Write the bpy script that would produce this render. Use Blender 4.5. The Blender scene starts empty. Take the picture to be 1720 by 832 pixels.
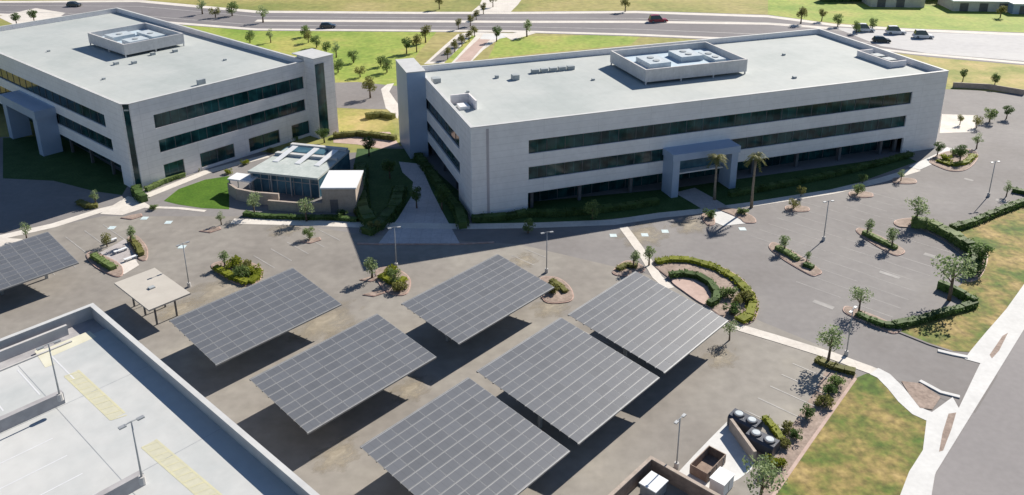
import bpy, math, random
from mathutils import Vector, Matrix
random.seed(7)
R = math.radians
sc = bpy.context.scene
COL = sc.collection

# ---------------------------------------------------------------- camera
FOC, PCX, PCY, PITCH, ROLL, HC = 1421.306, 862.0, 217.836, 0.3464, -0.00254, 56.243
cam_d = bpy.data.cameras.new('camera'); cam = bpy.data.objects.new('camera', cam_d); COL.objects.link(cam)
cam_d.sensor_width = 36.0; cam_d.lens = FOC/1720*36
cam_d.shift_x = (860-PCX)/1720; cam_d.shift_y = -(416-PCY)/1720
cam_d.clip_start = 0.5; cam_d.clip_end = 9000
_c, _s = math.cos(PITCH), math.sin(PITCH)
r0 = Vector((1, 0, 0)); u0 = Vector((0, _s, _c)); f0 = Vector((0, _c, -_s))
cr, sr = math.cos(ROLL), math.sin(ROLL)
r1 = r0*cr+u0*sr; u1 = u0*cr-r0*sr
cam.matrix_world = Matrix(((r1.x, u1.x, -f0.x, 0), (r1.y, u1.y, -f0.y, 0), (r1.z, u1.z, -f0.z, HC), (0, 0, 0, 1)))
sc.camera = cam

# ---------------------------------------------------------------- sky, sun, exposure
SUN_AZ, SUN_EL = 48.3, 35.3
w = bpy.data.worlds.new('World'); sc.world = w; w.use_nodes = True
nt = w.node_tree
bg = nt.nodes['Background']
sky = nt.nodes.new('ShaderNodeTexSky'); sky.sky_type = 'NISHITA'; sky.sun_disc = False
sky.sun_elevation = R(SUN_EL); sky.sun_rotation = R(90-SUN_AZ); sky.ozone_density = 4.0; sky.dust_density = .3
nt.links.new(sky.outputs[0], bg.inputs[0]); bg.inputs[1].default_value = 0.062
sd = bpy.data.lights.new('sun', 'SUN'); so = bpy.data.objects.new('sun', sd); COL.objects.link(so)
sd.energy = 5.0; sd.angle = R(0.5); sd.color = (1.0, 0.92, 0.81)
dirv = Vector((math.cos(R(SUN_AZ))*math.cos(R(SUN_EL)), math.sin(R(SUN_AZ))*math.cos(R(SUN_EL)), math.sin(R(SUN_EL))))
so.rotation_euler = dirv.to_track_quat('Z', 'Y').to_euler()
so.location = dirv*200
sc.view_settings.view_transform = 'Standard'; sc.view_settings.look = 'None'
sc.view_settings.exposure = 0.63; sc.view_settings.gamma = 1

# ---------------------------------------------------------------- helpers
def G(px, py, z=0.0):
    X = px-PCX; Y = py-PCY
    x = cr*X+sr*Y; y = -sr*X+cr*Y
    d = Vector((x/FOC, _c - y/FOC*_s, -_s - y/FOC*_c))
    t = (z-HC)/d.z
    return Vector((0, 0, HC))+d*t
GA = R(47.5)
GU = Vector((math.cos(GA), math.sin(GA), 0)); GV = Vector((-math.sin(GA), math.cos(GA), 0))
def gr(a, b, z=0.0): return GU*a+GV*b+Vector((0, 0, z))

class MB:
    def __init__(s): s.v = []; s.f = []; s.m = []
    def add(s, vs, fs, mi=0):
        b = len(s.v); s.v += [tuple(v) for v in vs]; s.f += [tuple(i+b for i in f) for f in fs]; s.m += [mi]*len(fs); return s
    def box(s, x0, x1, y0, y1, z0, z1, mi=0):
        return s.add([(x0,y0,z0),(x1,y0,z0),(x1,y1,z0),(x0,y1,z0),(x0,y0,z1),(x1,y0,z1),(x1,y1,z1),(x0,y1,z1)],
            [(0,3,2,1),(4,5,6,7),(0,1,5,4),(1,2,6,5),(2,3,7,6),(3,0,4,7)], mi)
    def prism(s, pts, z0, z1, mi=0):
        pts = [Vector((p[0], p[1], 0)) for p in pts]
        a = sum(pts[i].x*pts[(i+1)%len(pts)].y-pts[(i+1)%len(pts)].x*pts[i].y for i in range(len(pts)))
        if a < 0: pts = pts[::-1]
        n = len(pts)
        vs = [(p.x,p.y,z0) for p in pts]+[(p.x,p.y,z1) for p in pts]
        return s.add(vs, [tuple(range(n-1,-1,-1)), tuple(range(n,2*n))]+[(i,(i+1)%n,n+(i+1)%n,n+i) for i in range(n)], mi)
    def poly(s, pts, z, mi=0):
        pts = [Vector((p[0], p[1], 0)) for p in pts]
        a = sum(pts[i].x*pts[(i+1)%len(pts)].y-pts[(i+1)%len(pts)].x*pts[i].y for i in range(len(pts)))
        if a < 0: pts = pts[::-1]
        return s.add([(p.x,p.y,z) for p in pts], [tuple(range(len(pts)))], mi)
    def strip(s, a, b, wd, z, mi=0):
        a = Vector((a[0],a[1],0)); b = Vector((b[0],b[1],0)); n = (b-a).normalized(); n = Vector((-n.y,n.x,0))*wd/2
        return s.poly([a-n, b-n, b+n, a+n], z, mi)
    def tube(s, pts, rads, seg=8, mi=0):
        pts = [Vector(p) for p in pts]; rings = []
        for i, p in enumerate(pts):
            t = (pts[min(i+1,len(pts)-1)]-pts[max(i-1,0)]).normalized()
            a = t.orthogonal().normalized(); b = t.cross(a)
            if i: # keep frame
                a = (pa - t*pa.dot(t)).normalized(); b = t.cross(a)
            pa = a
            rings.append([p+(a*math.cos(2*math.pi*k/seg)+b*math.sin(2*math.pi*k/seg))*rads[i] for k in range(seg)])
        vs = [v for r in rings for v in r]; fs = []
        for i in range(len(rings)-1):
            for k in range(seg): fs.append((i*seg+k, i*seg+(k+1)%seg, (i+1)*seg+(k+1)%seg, (i+1)*seg+k))
        fs.append(tuple(range(seg-1,-1,-1))); fs.append(tuple(range((len(rings)-1)*seg, len(rings)*seg)))
        return s.add(vs, fs, mi)
    def leaf(s, c, sz, mi=0):
        a = Vector((random.gauss(0,1),random.gauss(0,1),random.gauss(0,1))).normalized()
        b = a.orthogonal().normalized(); c2 = a.cross(b); c = Vector(c)
        th = random.random()*6.28; p = b*math.cos(th)+c2*math.sin(th); q = a.cross(p)
        l = sz*random.uniform(.7,1.2); wd = l*random.uniform(.45,.75)
        return s.add([c-p*l*.5, c+q*wd*.5, c+p*l*.5, c-q*wd*.5], [(0,1,2,3)], mi)
    def build(s, name, mats, parent=None, smooth=False):
        me = bpy.data.meshes.new(name); me.from_pydata(s.v, [], s.f); me.update()
        if not isinstance(mats, (list, tuple)): mats = [mats]
        for m in mats: me.materials.append(m)
        if len(mats) > 1: me.polygons.foreach_set('material_index', s.m)
        if smooth: me.polygons.foreach_set('use_smooth', [True]*len(s.f))
        o = bpy.data.objects.new(name, me); COL.objects.link(o)
        if parent: o.parent = parent
        return o

def tag(o, label=None, cat=None, group=None, kind=None):
    if label: o['label'] = label
    if cat: o['category'] = cat
    if group: o['group'] = group
    if kind: o['kind'] = kind
    return o
def empty(name, loc=(0,0,0), rz=0, label=None, cat=None, group=None):
    o = bpy.data.objects.new(name, None); COL.objects.link(o); o.empty_display_size = .5
    o.location = loc; o.rotation_euler = (0,0,rz)
    return tag(o, label, cat, group)
def copy_thing(src, loc, rz=0, scale=1.0, label=None, group=None):
    r = src.copy(); COL.objects.link(r); r.location = loc; r.rotation_euler = (0,0,rz)
    r.scale = scale if hasattr(scale, '__len__') else (scale,)*3
    if label: r['label'] = label
    if group: r['group'] = group
    for ch in src.children:
        c = ch.copy(); COL.objects.link(c); c.parent = r
        for g in ch.children:
            d = g.copy(); COL.objects.link(d); d.parent = c
    return r

# ---------------------------------------------------------------- materials
def rgb(c): return (c[0],c[1],c[2],1)
def mat(name, cols, scale=1.0, rough=.85, detail=5, spec=.3, metal=0, second=None, bump=0, contrast=(.35,.65)):
    """noise-varied surface: cols = list of colours spread over a ramp"""
    m = bpy.data.materials.new(name); m.use_nodes = True; n = m.node_tree; b = n.nodes['Principled BSDF']
    b.inputs['Roughness'].default_value = rough; b.inputs['Specular IOR Level'].default_value = spec; b.inputs['Metallic'].default_value = metal
    if len(cols) == 1:
        b.inputs['Base Color'].default_value = rgb(cols[0]); return m
    tc = n.nodes.new('ShaderNodeTexCoord'); ns = n.nodes.new('ShaderNodeTexNoise'); ns.inputs['Scale'].default_value = scale
    ns.inputs['Detail'].default_value = detail; ns.inputs['Roughness'].default_value = .62
    n.links.new(tc.outputs['Object'], ns.inputs['Vector'])
    rp = n.nodes.new('ShaderNodeValToRGB'); el = rp.color_ramp.elements
    k = len(cols)
    while len(el) < k: el.new(.5)
    for i in range(k): el[i].position = contrast[0]+(contrast[1]-contrast[0])*i/(k-1); el[i].color = rgb(cols[i])
    n.links.new(ns.outputs['Fac'], rp.inputs[0]); out = rp.outputs[0]
    if second:  # finer grain multiplied in
        n2 = n.nodes.new('ShaderNodeTexNoise'); n2.inputs['Scale'].default_value = second[0]; n2.inputs['Detail'].default_value = 4
        n.links.new(tc.outputs['Object'], n2.inputs['Vector'])
        mr = n.nodes.new('ShaderNodeMapRange'); mr.inputs['From Min'].default_value = .3; mr.inputs['From Max'].default_value = .7
        mr.inputs['To Min'].default_value = 1-second[1]; mr.inputs['To Max'].default_value = 1+second[1]
        n.links.new(n2.outputs['Fac'], mr.inputs['Value'])
        mx = n.nodes.new('ShaderNodeMix'); mx.data_type = 'RGBA'; mx.blend_type = 'MULTIPLY'; mx.inputs[0].default_value = 1
        n.links.new(out, mx.inputs[6]); n.links.new(mr.outputs[0], mx.inputs[7]); out = mx.outputs[2]
        if bump:
            bp = n.nodes.new('ShaderNodeBump'); bp.inputs['Strength'].default_value = bump; bp.inputs['Distance'].default_value = .05
            n.links.new(n2.outputs['Fac'], bp.inputs['Height']); n.links.new(bp.outputs[0], b.inputs['Normal'])
    n.links.new(out, b.inputs['Base Color'])
    return m
def joints(m, px, pz, axis='XZ', off=(0,0), dark=.72, wd=.06):
    """panel joint lines on a wall or slab, in object space"""
    n = m.node_tree; b = n.nodes['Principled BSDF']; src = b.inputs['Base Color']
    tc = n.nodes.new('ShaderNodeTexCoord'); sx = n.nodes.new('ShaderNodeSeparateXYZ'); n.links.new(tc.outputs['Object'], sx.inputs[0])
    def line(sock, p, o):
        a = n.nodes.new('ShaderNodeMath'); a.operation = 'ADD'; a.inputs[1].default_value = 1000*p-o; n.links.new(sock, a.inputs[0])
        md = n.nodes.new('ShaderNodeMath'); md.operation = 'MODULO'; md.inputs[1].default_value = p; n.links.new(a.outputs[0], md.inputs[0])
        lt = n.nodes.new('ShaderNodeMath'); lt.operation = 'LESS_THAN'; lt.inputs[1].default_value = wd; n.links.new(md.outputs[0], lt.inputs[0]); return lt.outputs[0]
    socks = []
    if px: socks.append(line(sx.outputs[axis[0]], px, off[0]))
    if pz: socks.append(line(sx.outputs[axis[1]], pz, off[1]))
    s = socks[0]
    if len(socks) == 2:
        mx_ = n.nodes.new('ShaderNodeMath'); mx_.operation = 'MAXIMUM'; n.links.new(socks[0], mx_.inputs[0]); n.links.new(socks[1], mx_.inputs[1]); s = mx_.outputs[0]
    mx = n.nodes.new('ShaderNodeMix'); mx.data_type = 'RGBA'; mx.blend_type = 'MULTIPLY'
    n.links.new(s, mx.inputs[0])
    if src.links: n.links.new(src.links[0].from_socket, mx.inputs[6])
    else: mx.inputs[6].default_value = src.default_value
    mx.inputs[7].default_value = (dark,dark,dark,1)
    n.links.new(mx.outputs[2], src)
    return m
def foliage(name, dark, light, scale=.8):
    m = bpy.data.materials.new(name); m.use_nodes = True; n = m.node_tree; b = n.nodes['Principled BSDF']
    b.inputs['Roughness'].default_value = .6; b.inputs['Specular IOR Level'].default_value = .25
    ge = n.nodes.new('ShaderNodeNewGeometry'); tc = n.nodes.new('ShaderNodeTexCoord'); ns = n.nodes.new('ShaderNodeTexNoise')
    ns.inputs['Scale'].default_value = scale; n.links.new(tc.outputs['Object'], ns.inputs['Vector'])
    ad = n.nodes.new('ShaderNodeMath'); ad.operation = 'MULTIPLY_ADD'; ad.inputs[1].default_value = .5
    n.links.new(ge.outputs['Random Per Island'], ad.inputs[0]); n.links.new(ns.outputs['Fac'], ad.inputs[2])
    rp = n.nodes.new('ShaderNodeValToRGB'); rp.color_ramp.elements[0].position = .42; rp.color_ramp.elements[1].position = 1.0
    rp.color_ramp.elements[0].color = rgb(dark); rp.color_ramp.elements[1].color = rgb(light)
    n.links.new(ad.outputs[0], rp.inputs[0]); n.links.new(rp.outputs[0], b.inputs['Base Color'])
    tl = n.nodes.new('ShaderNodeBsdfTranslucent'); mx = n.nodes.new('ShaderNodeMixShader'); mx.inputs[0].default_value = .42
    n.links.new(rp.outputs[0], tl.inputs[0]); n.links.new(b.outputs[0], mx.inputs[1]); n.links.new(tl.outputs[0], mx.inputs[2]); n.links.new(mx.outputs[0], n.nodes['Material Output'].inputs[0])
    return m

M = {}
M['field'] = mat('dry field', [(0.190,0.216,0.056),(0.285,0.265,0.088),(0.342,0.294,0.120)], .03, second=(.5,.2))
M['meadow'] = mat('green meadow', [(0.169,0.260,0.035),(0.260,0.325,0.060),(0.351,0.338,0.090)], .06, second=(.8,.2))
M['lawn_dry'] = mat('patchy lawn', [(.070,.120,.016),(.145,.155,.034),(.25,.195,.065),(.33,.245,.10)], .22, second=(1.3,.38), bump=.3, contrast=(.36,.64))
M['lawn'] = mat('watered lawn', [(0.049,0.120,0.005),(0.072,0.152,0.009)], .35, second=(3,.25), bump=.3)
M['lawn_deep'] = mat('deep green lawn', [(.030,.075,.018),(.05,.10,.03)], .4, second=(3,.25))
M['lawn_yellow'] = mat('yellow dry lawn', [(0.204,0.229,0.045),(0.323,0.290,0.090),(0.425,0.334,0.135)], .12, second=(1.2,.15))
M['asphalt_lot'] = mat('worn brown asphalt', [(.200,.186,.170),(.242,.226,.206),(.280,.264,.238),(.36,.335,.29)], .045, second=(.7,.10), contrast=(.33,.72), detail=7)
M['asphalt'] = mat('grey asphalt', [(.185,.175,.172),(.212,.203,.202),(.245,.235,.230)], .05, second=(1.1,.06), detail=7)
M['asphalt_road'] = mat('street asphalt', [(0.226,0.216,0.219),(0.265,0.252,0.254)], .05, second=(1.5,.05), detail=7)
M['asphalt_dark'] = mat('dark asphalt', [(0.187,0.174,0.171),(0.230,0.217,0.211)], .06, second=(1,.07))
M['highway'] = mat('highway asphalt', [(.165,.157,.165),(.205,.195,.205)], .03, second=(.5,.05))
M['patch'] = mat('pale worn asphalt', [(0.288,0.254,0.202),(0.400,0.361,0.290)], .25, second=(1.4,.15))
M['concrete'] = mat('pale concrete', [(0.558,0.524,0.480),(0.648,0.616,0.568)], .3, second=(2,.06))
M['concrete_white'] = mat('white concrete', [(.55,.555,.55),(.62,.625,.62)], .3, second=(2,.05))
M['paver'] = mat('grey pavers', [(0.378,0.356,0.356),(0.441,0.421,0.425)], .4, second=(2,.08))
joints(M['paver'], 1.5, 1.5, 'XY', dark=.85, wd=.08)
M['plaza'] = mat('plaza pavers', [(.46,.44,.45),(.53,.51,.52)], .4, second=(2,.08))
joints(M['plaza'], 1.5, 1.5, 'XY', dark=.85, wd=.08)
M['palestreet'] = mat('pale concrete road', [(.42,.42,.43),(.48,.48,.48)], .06, second=(.6,.06))
M['pink'] = mat('terracotta concrete', [(0.414,0.306,0.266),(0.495,0.378,0.332)], .4, second=(2,.08))
M['mulch'] = mat('brown mulch', [(.24,.185,.155),(.34,.27,.23)], .6, second=(3,.2), bump=.4)
M['redkerb'] = mat('red painted kerb', [(.40,.26,.22),(.50,.38,.33)], 1.5, rough=.7)
M['paint'] = mat('worn road paint', [(.30,.29,.28),(.44,.43,.41)], .6, rough=.6)
M['paintdeck'] = mat('deck paint', [(0.576,0.590,0.611),(0.624,0.640,0.662)], 1.0, rough=.6)
M['faint'] = mat('faint road paint', [(.27,.265,.26),(.37,.36,.35)], .5)
M['bluepaint'] = mat('pale blue paint', [(.45,.55,.58),(.60,.70,.72)], 2.0, rough=.6)
M['yellow'] = mat('yellow road paint', [(.50,.49,.36),(.56,.54,.36)], 1.0, rough=.6)
M['palepaint'] = mat('pale yellow paint', [(.47,.465,.36),(.52,.51,.40)], 2)
M['cream'] = mat('cream deck paint', [(0.576,0.558,0.432),(0.640,0.631,0.520)], .5)
M['roof'] = mat('white membrane roof', [(.355,.39,.385),(.40,.43,.425),(.435,.46,.45)], .07, second=(.9,.03), rough=.75, detail=6)
joints(M['roof'], 3.0, 0, 'XY', dark=.965, wd=.15)
M['coping'] = mat('parapet coping', [(0.468,0.475,0.478),(0.544,0.554,0.552)], .5, rough=.6)
M['wall'] = mat('cast concrete panel', [(0.719,0.684,0.683),(0.789,0.755,0.756)], .25, second=(1.2,.05))
joints(M['wall'], 9.0, 1.05, 'XZ', off=(2.4,0), dark=.88, wd=.09)
M['wall_r'] = mat('cast concrete panel grey', [(0.770,0.750,0.747),(0.836,0.818,0.816)], .25, second=(1.2,.04))
joints(M['wall_r'], 9.0, 1.05, 'XZ', off=(2.4,0), dark=.90, wd=.09)
M['bluemetal'] = mat('blue grey metal', [(.30,.39,.53),(.35,.44,.57)], .3, rough=.45, metal=.0, spec=.5)
joints(M['concrete'], 1.8, 1.8, 'XY', dark=.9, wd=.06)
M['joint'] = mat('mauve joint strip', [(.46,.42,.44),(.50,.46,.48)], .5)
M['screen'] = mat('grey louvre screen', [(.50,.49,.49),(.56,.55,.55)], .6, second=(2,.06))
joints(M['screen'], 1.2, 0, 'XZ', dark=.88, wd=.05)
M['paleblue'] = mat('blue shade tinted membrane', [(.40,.50,.58),(.46,.55,.62)], .6)  # blue shade inside the roof screens is put into this floor colour
M['shelterroof'] = mat('off white flat roof', [(.44,.415,.375),(.48,.455,.41)], .5)
M['pavroof'] = mat('pale grey metal roof', [(.38,.43,.42),(.46,.50,.49)], .5, second=(2,.06))
joints(M['pavroof'], .6, 0, 'XY', dark=.88, wd=.04)
M['paleunit'] = mat('pale blue grey unit', [(.40,.46,.50),(.50,.55,.58)], 1.2, rough=.5)
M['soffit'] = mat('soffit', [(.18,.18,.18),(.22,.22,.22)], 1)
def glassy(name, c1, c2, rough=.08):
    m = mat(name, [c1, c2], .35, rough=rough, spec=.38, detail=2, contrast=(.4,.6)); return m
M['glass'] = glassy('dark teal glass', (.006,.026,.030), (.018,.075,.078))
joints(M['glass'], 1.5, 0, 'XZ', dark=2.2, wd=.07)
M['glass_y'] = glassy('dark glass side', (.006,.022,.026), (.016,.055,.06))
joints(M['glass_y'], 1.5, 0, 'YZ', dark=2.2, wd=.07)
M['glassblue'] = glassy('blue glass', (.04,.10,.15), (.08,.17,.23), .12)
M['steel'] = mat('galvanised steel', [(.30,.32,.34),(.38,.40,.42)], 1, rough=.5, metal=.3)
M['darksteel'] = mat('dark steel', [(.10,.10,.11),(.14,.14,.15)], 1, rough=.5)
M['white'] = mat('white metal', [(0.681,0.705,0.725),(0.736,0.761,0.784)], .6, rough=.5)
M['unit'] = mat('grey roof unit', [(.30,.33,.34),(.40,.43,.44)], .6, rough=.5)
M['cell'] = mat('solar cells', [(.108,.118,.136),(.128,.138,.158)], .25, rough=.45, spec=.35)
joints(M['cell'], .82, 0, 'XY', dark=.8, wd=.04)
_n = M['cell'].node_tree; _b = _n.nodes['Principled BSDF']; _oi = _n.nodes.new('ShaderNodeObjectInfo'); _mr = _n.nodes.new('ShaderNodeMapRange')
_mr.inputs['To Min'].default_value = .93; _mr.inputs['To Max'].default_value = 1.09; _n.links.new(_oi.outputs['Random'], _mr.inputs['Value'])
_mx = _n.nodes.new('ShaderNodeMix'); _mx.data_type = 'RGBA'; _mx.blend_type = 'MULTIPLY'; _mx.inputs[0].default_value = 1
_n.links.new(_b.inputs['Base Color'].links[0].from_socket, _mx.inputs[6]); _n.links.new(_mr.outputs[0], _mx.inputs[7]); _n.links.new(_mx.outputs[2], _b.inputs['Base Color'])
M['cellframe'] = mat('dark anodised frame', [(.245,.255,.27),(.28,.29,.305)], 1, rough=.5)
M['panelframe'] = mat('anodised frame', [(.27,.28,.29),(.33,.34,.35)], 1, rough=.45, metal=.2)
M['deck'] = mat('parking deck concrete', [(.42,.445,.45),(.475,.49,.49),(.52,.53,.525)], .11, second=(.9,.035), detail=7)
M['gwall'] = mat('garage wall concrete', [(.44,.43,.42),(.52,.51,.50)], .3, second=(1,.05))
M['gwalk'] = mat('grey deck walkway', [(0.306,0.298,0.310),(0.396,0.391,0.400)], .6, second=(1,.1))
M['brown'] = mat('brown block wall', [(.22,.165,.135),(.30,.23,.19)], .8, second=(3,.12))
joints(M['brown'], .8, .4, 'XZ', dark=.8, wd=.03)
M['brownwall'] = mat('tan block wall', [(.34,.29,.25),(.42,.36,.31)], .8, second=(3,.1))
M['bark'] = mat('bark', [(.10,.075,.055),(.17,.13,.10)], 3, rough=.9)
M['palmbark'] = mat('palm bark', [(.20,.17,.13),(.28,.24,.19)], 3, rough=.9)
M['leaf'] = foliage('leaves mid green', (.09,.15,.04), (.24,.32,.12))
M['leafpale'] = foliage('leaves pale olive', (.15,.22,.09), (.36,.44,.23))
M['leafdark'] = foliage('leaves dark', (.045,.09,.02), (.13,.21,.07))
M['leafyellow'] = foliage('leaves yellow green', (.13,.17,.01), (.30,.33,.04))
M['leafolive'] = foliage('leaves olive', (.12,.13,.035), (.26,.26,.09))
M['carblack'] = mat('black car paint', [(.012,.013,.016)], rough=.25, spec=.6)
M['carblue'] = mat('dark blue car paint', [(.02,.03,.055)], rough=.25, spec=.6)
M['carwhite'] = mat('white van paint', [(.7,.7,.7)], rough=.3, spec=.5)
M['unitdark'] = mat('dark blue grey housing', [(.035,.042,.06),(.05,.06,.085)], 1.5, rough=.35, spec=.5)
M['carred'] = mat('red car paint', [(.28,.012,.035)], rough=.3, spec=.6)
M['carglass'] = mat('car glass', [(.02,.03,.035)], rough=.04, spec=.9)
M['carsky'] = mat('car roof glass', [(.30,.38,.42)], rough=.05, spec=1.0, metal=.6)
M['rubber'] = mat('rubber', [(.02,.02,.02)], rough=.8)
M['lamp_y'] = mat('headlight', [(.6,.6,.58)], rough=.2)
M['tail'] = mat('tail light', [(.35,.01,.01)], rough=.3)

# ---------------------------------------------------------------- ground sheets
LEV = [0]
def smooth(pts, n=4):
    out = []; k = len(pts)
    for i in range(k):
        p0, p1, p2, p3 = pts[(i-1)%k], pts[i], pts[(i+1)%k], pts[(i+2)%k]
        for j in range(n):
            t = j/n
            out.append(.5*((2*p1)+(p2-p0)*t+(2*p0-5*p1+4*p2-p3)*t*t+(3*p1-p0-3*p2+p3)*t**3))
    return out
def sheet(name, pts, m, z, curved=False, px=True, mb=None):
    P = [G(*p) for p in pts] if px else [Vector(p) for p in pts]
    if curved: P = smooth(P)
    mb = mb or MB(); mb.poly(P, z)
    o = mb.build(name, m); tag(o, kind='structure'); return o
def slab(name, pts, m, z0, z1, curved=False, px=True):
    P = [G(*p) for p in pts] if px else [Vector(p) for p in pts]
    if curved: P = smooth(P)
    o = MB().prism(P, z0, z1).build(name, m); tag(o, kind='structure'); return o
def ribbon(name, pts, wd, m, z, px=True, z0=None):
    P = [G(*p) for p in pts] if px else [Vector(p) for p in pts]
    L, Rr = [], []
    for i, p in enumerate(P):
        t = (P[min(i+1,len(P)-1)]-P[max(i-1,0)]); t.z = 0; t.normalize(); n = Vector((-t.y,t.x,0))*wd/2
        L.append(p+n); Rr.append(p-n)
    mb = MB()
    for i in range(len(P)-1):
        q = [L[i],Rr[i],Rr[i+1],L[i+1]]
        if z0 is None: mb.poly(q, z)
        else: mb.prism(q, z0, z)
    o = mb.build(name, m); tag(o, kind='structure'); return o

g = MB().poly([(-3000,-1500),(3000,-1500),(3000,5000),(-3000,5000)], 0).build('ground', M['field']); tag(g, kind='structure')
# green meadow between campus and highway
sheet('meadow', [(180,20),(300,38),(430,50),(620,50),(735,52),(700,92),(670,160),(560,160),(520,140),(350,90)], M['meadow'], .004)
sheet('meadow', [(838,62),(1080,58),(1060,75),(900,90),(820,98)], M['meadow'], .004)
sheet('grass_verge', [(1560,93),(1720,110),(2000,140),(2200,180),(1720,160),(1560,140)], M['lawn_yellow'], .004)
sheet('grass_verge', [(1290,-8),(1420,6),(1720,14),(2100,22),(2100,75),(1720,58),(1530,50),(1400,38),(1290,28)], M['meadow'], .004)
# campus paving
sheet('parking_lot', [(-1400,900),(-700,420),(-300,300),(5,230),(300,240),(500,262),(620,255),(700,240),(1000,300),(1560,225),(1585,150),(1720,158),(2300,200),(2900,330),(2600,600),(1640,640),(1450,1500),(-1400,1500)], M['asphalt'], .008)
# brown worn lot under the solar canopies (campus grid)
sheet('parking_lot', [gr(-20,30), gr(-20,125), gr(12,128.5), gr(30,129.5), gr(44,125.5), gr(58,110), gr(67,91), gr(80,72), gr(85,54), gr(84.6,28), gr(60,24.5), gr(0,24.5), gr(0,36)], M['asphalt_lot'], .014, px=False)
sheet('parking_lot', [(540,140),(600,138),(670,145),(700,185),(600,183),(540,180)], M['asphalt_dark'], .014)
sheet('parking_lot', [(1585,150),(1640,152),(1720,160),(2000,190),(2200,260),(1720,330),(1600,250)], M['asphalt'], .014)
# public street at lower right
sheet('street', [gr(-200,13.6), gr(400,13.6), gr(400,-14), gr(-200,-14)], M['asphalt_road'], .012, px=False)
sheet('driveway', [gr(83,27.5), gr(94,27), gr(93.5,14), gr(92,13.4), gr(83.8,13.4), gr(84,22)], M['asphalt'], .018, px=False)
# highway
HT = [(-900,-40),(0,2),(235,0),(430,18),(700,20),(860,20),(1070,18),(1290,25),(1400,40),(1530,48),(1720,55),(2300,90)]
HB = [(2300,165),(1720,110),(1560,96),(1400,76),(1080,62),(860,55),(430,52),(300,42),(150,30),(0,26),(-900,0)]
sheet('highway', HT+HB, M['highway'], .012)
def between(t): # line inside the highway
    a = HT; b = HB[::-1]
    n = [(-900,0),(0,0),(235,0),(430,0),(700,0),(860,0),(1070,0),(1290,0),(1400,0),(1530,0),(1720,0),(2300,0)]
    def yy(L, x):
        for i in range(len(L)-1):
            if L[i][0] <= x <= L[i+1][0]: return L[i][1]+(L[i+1][1]-L[i][1])*(x-L[i][0])/(L[i+1][0]-L[i][0])
        return L[-1][1]
    return [(x[0], yy(a,x[0])*(1-t)+yy(b,x[0])*t) for x in n]
ribbon('highway_shoulder', between(.06), 3.2, M['concrete'], .02)
ribbon('highway_shoulder', between(.93), 2.2, M['concrete'], .02)
ribbon('highway_median', [(430,35),(700,36),(860,37),(1070,37),(1290,40),(1400,48)], 3.0, M['concrete'], .022)
ribbon('lane_marking', between(.30), .5, M['paint'], .024); ribbon('lane_marking', between(.72), .5, M['paint'], .024)
sheet('street', [(1400,46),(1530,54),(1720,60),(2200,92),(2200,125),(1720,103),(1560,90),(1480,78)], M['palestreet'], .030)
# entry road north of the campus, concrete paths
sheet('entry_road', [(712,108),(745,78),(768,58),(790,54),(852,56),(838,66),(812,84),(792,104)], M['concrete'], .0095)
sheet('entry_road', [(790,22),(806,8),(812,-6),(880,-6),(870,8),(858,20)], M['concrete'], .0095)
sheet('entry_road', [(722,104),(752,78),(774,60),(788,60),(768,82),(750,104)], M['asphalt_dark'], .0115)
sheet('entry_road', [(764,104),(784,84),(806,64),(826,64),(806,84),(790,103)], M['pink'], .0115)
sheet('footpath', [(806,66),(812,57),(862,56),(856,62),(830,67)], M['concrete_white'], .0125)
sheet('grass_verge', [(746,106),(772,80),(792,60),(800,60),(780,82),(758,106)], M['meadow'], .0145)
sheet('footpath', [(650,142),(640,150),(648,182),(668,200),(672,180),(654,154),(662,140)], M['concrete'], .022)
sheet('footpath', [(-5,28),(60,14),(110,22),(90,36),(30,45)], M['concrete'], .022)
sheet('footpath', [(845,60),(880,52),(900,56),(860,68)], M['concrete'], .034)
sheet('grass_verge', [(560,186),(600,184),(650,190),(665,215),(660,232),(560,226)], M['lawn_yellow'], .020)

# courtyard and lawns near the buildings
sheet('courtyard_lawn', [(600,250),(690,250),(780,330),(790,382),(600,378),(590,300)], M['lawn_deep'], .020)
sheet('courtyard_paving', [(560,222),(655,222),(672,246),(640,250),(600,243),(560,240)], M['pink'], .024)
sheet('courtyard_plaza', [(636,409),(772,409),(740,350),(724,318),(716,300),(708,276),(670,272),(676,290),(694,306),(690,332),(668,368)], M['plaza'], .030)
sheet('lawn', [(275,338),(300,318),(345,302),(385,296),(385,352),(340,350),(300,344)], M['lawn'], .024)
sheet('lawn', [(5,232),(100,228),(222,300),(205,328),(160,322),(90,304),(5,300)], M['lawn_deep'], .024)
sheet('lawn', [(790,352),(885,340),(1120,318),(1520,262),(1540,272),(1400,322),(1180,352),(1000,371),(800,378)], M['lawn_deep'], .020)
ribbon('footpath', [(-90,420),(5,398),(90,379),(172,353),(215,343),(240,332),(300,308),(345,290),(395,276),(450,262)], 1.7, M['concrete'], .03)
sheet('footpath', [(168,360),(185,348),(215,330),(232,334),(252,346),(236,352),(205,362)], M['concrete'], .036)
ribbon('footpath', [(240,348),(300,350),(345,355)], .7, M['concrete'], .033)
sheet('footpath', [(-60,425),(5,400),(38,402),(40,412),(5,420)], M['concrete'], .038)
ribbon('footpath', [(390,372),(480,374),(600,378),(780,381),(900,379),(1030,374),(1110,362),(1170,356)], 1.8, M['concrete'], .034)
ribbon('footpath', [(1170,356),(1260,344),(1330,333),(1400,322),(1480,303),(1540,285)], 1.6, M['concrete'], .034)
ribbon('footpath', [(1535,283),(1560,272),(1590,258),(1600,250)], 2.0, M['concrete_white'], .040)
ribbon('kerb', [(600,410),(640,411),(770,411),(830,408)], .35, M['redkerb'], .13, z0=0)
ribbon('footpath', [(1150,320),(1180,337),(1205,352)], 4.2, M['paver'], .042)
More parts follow.
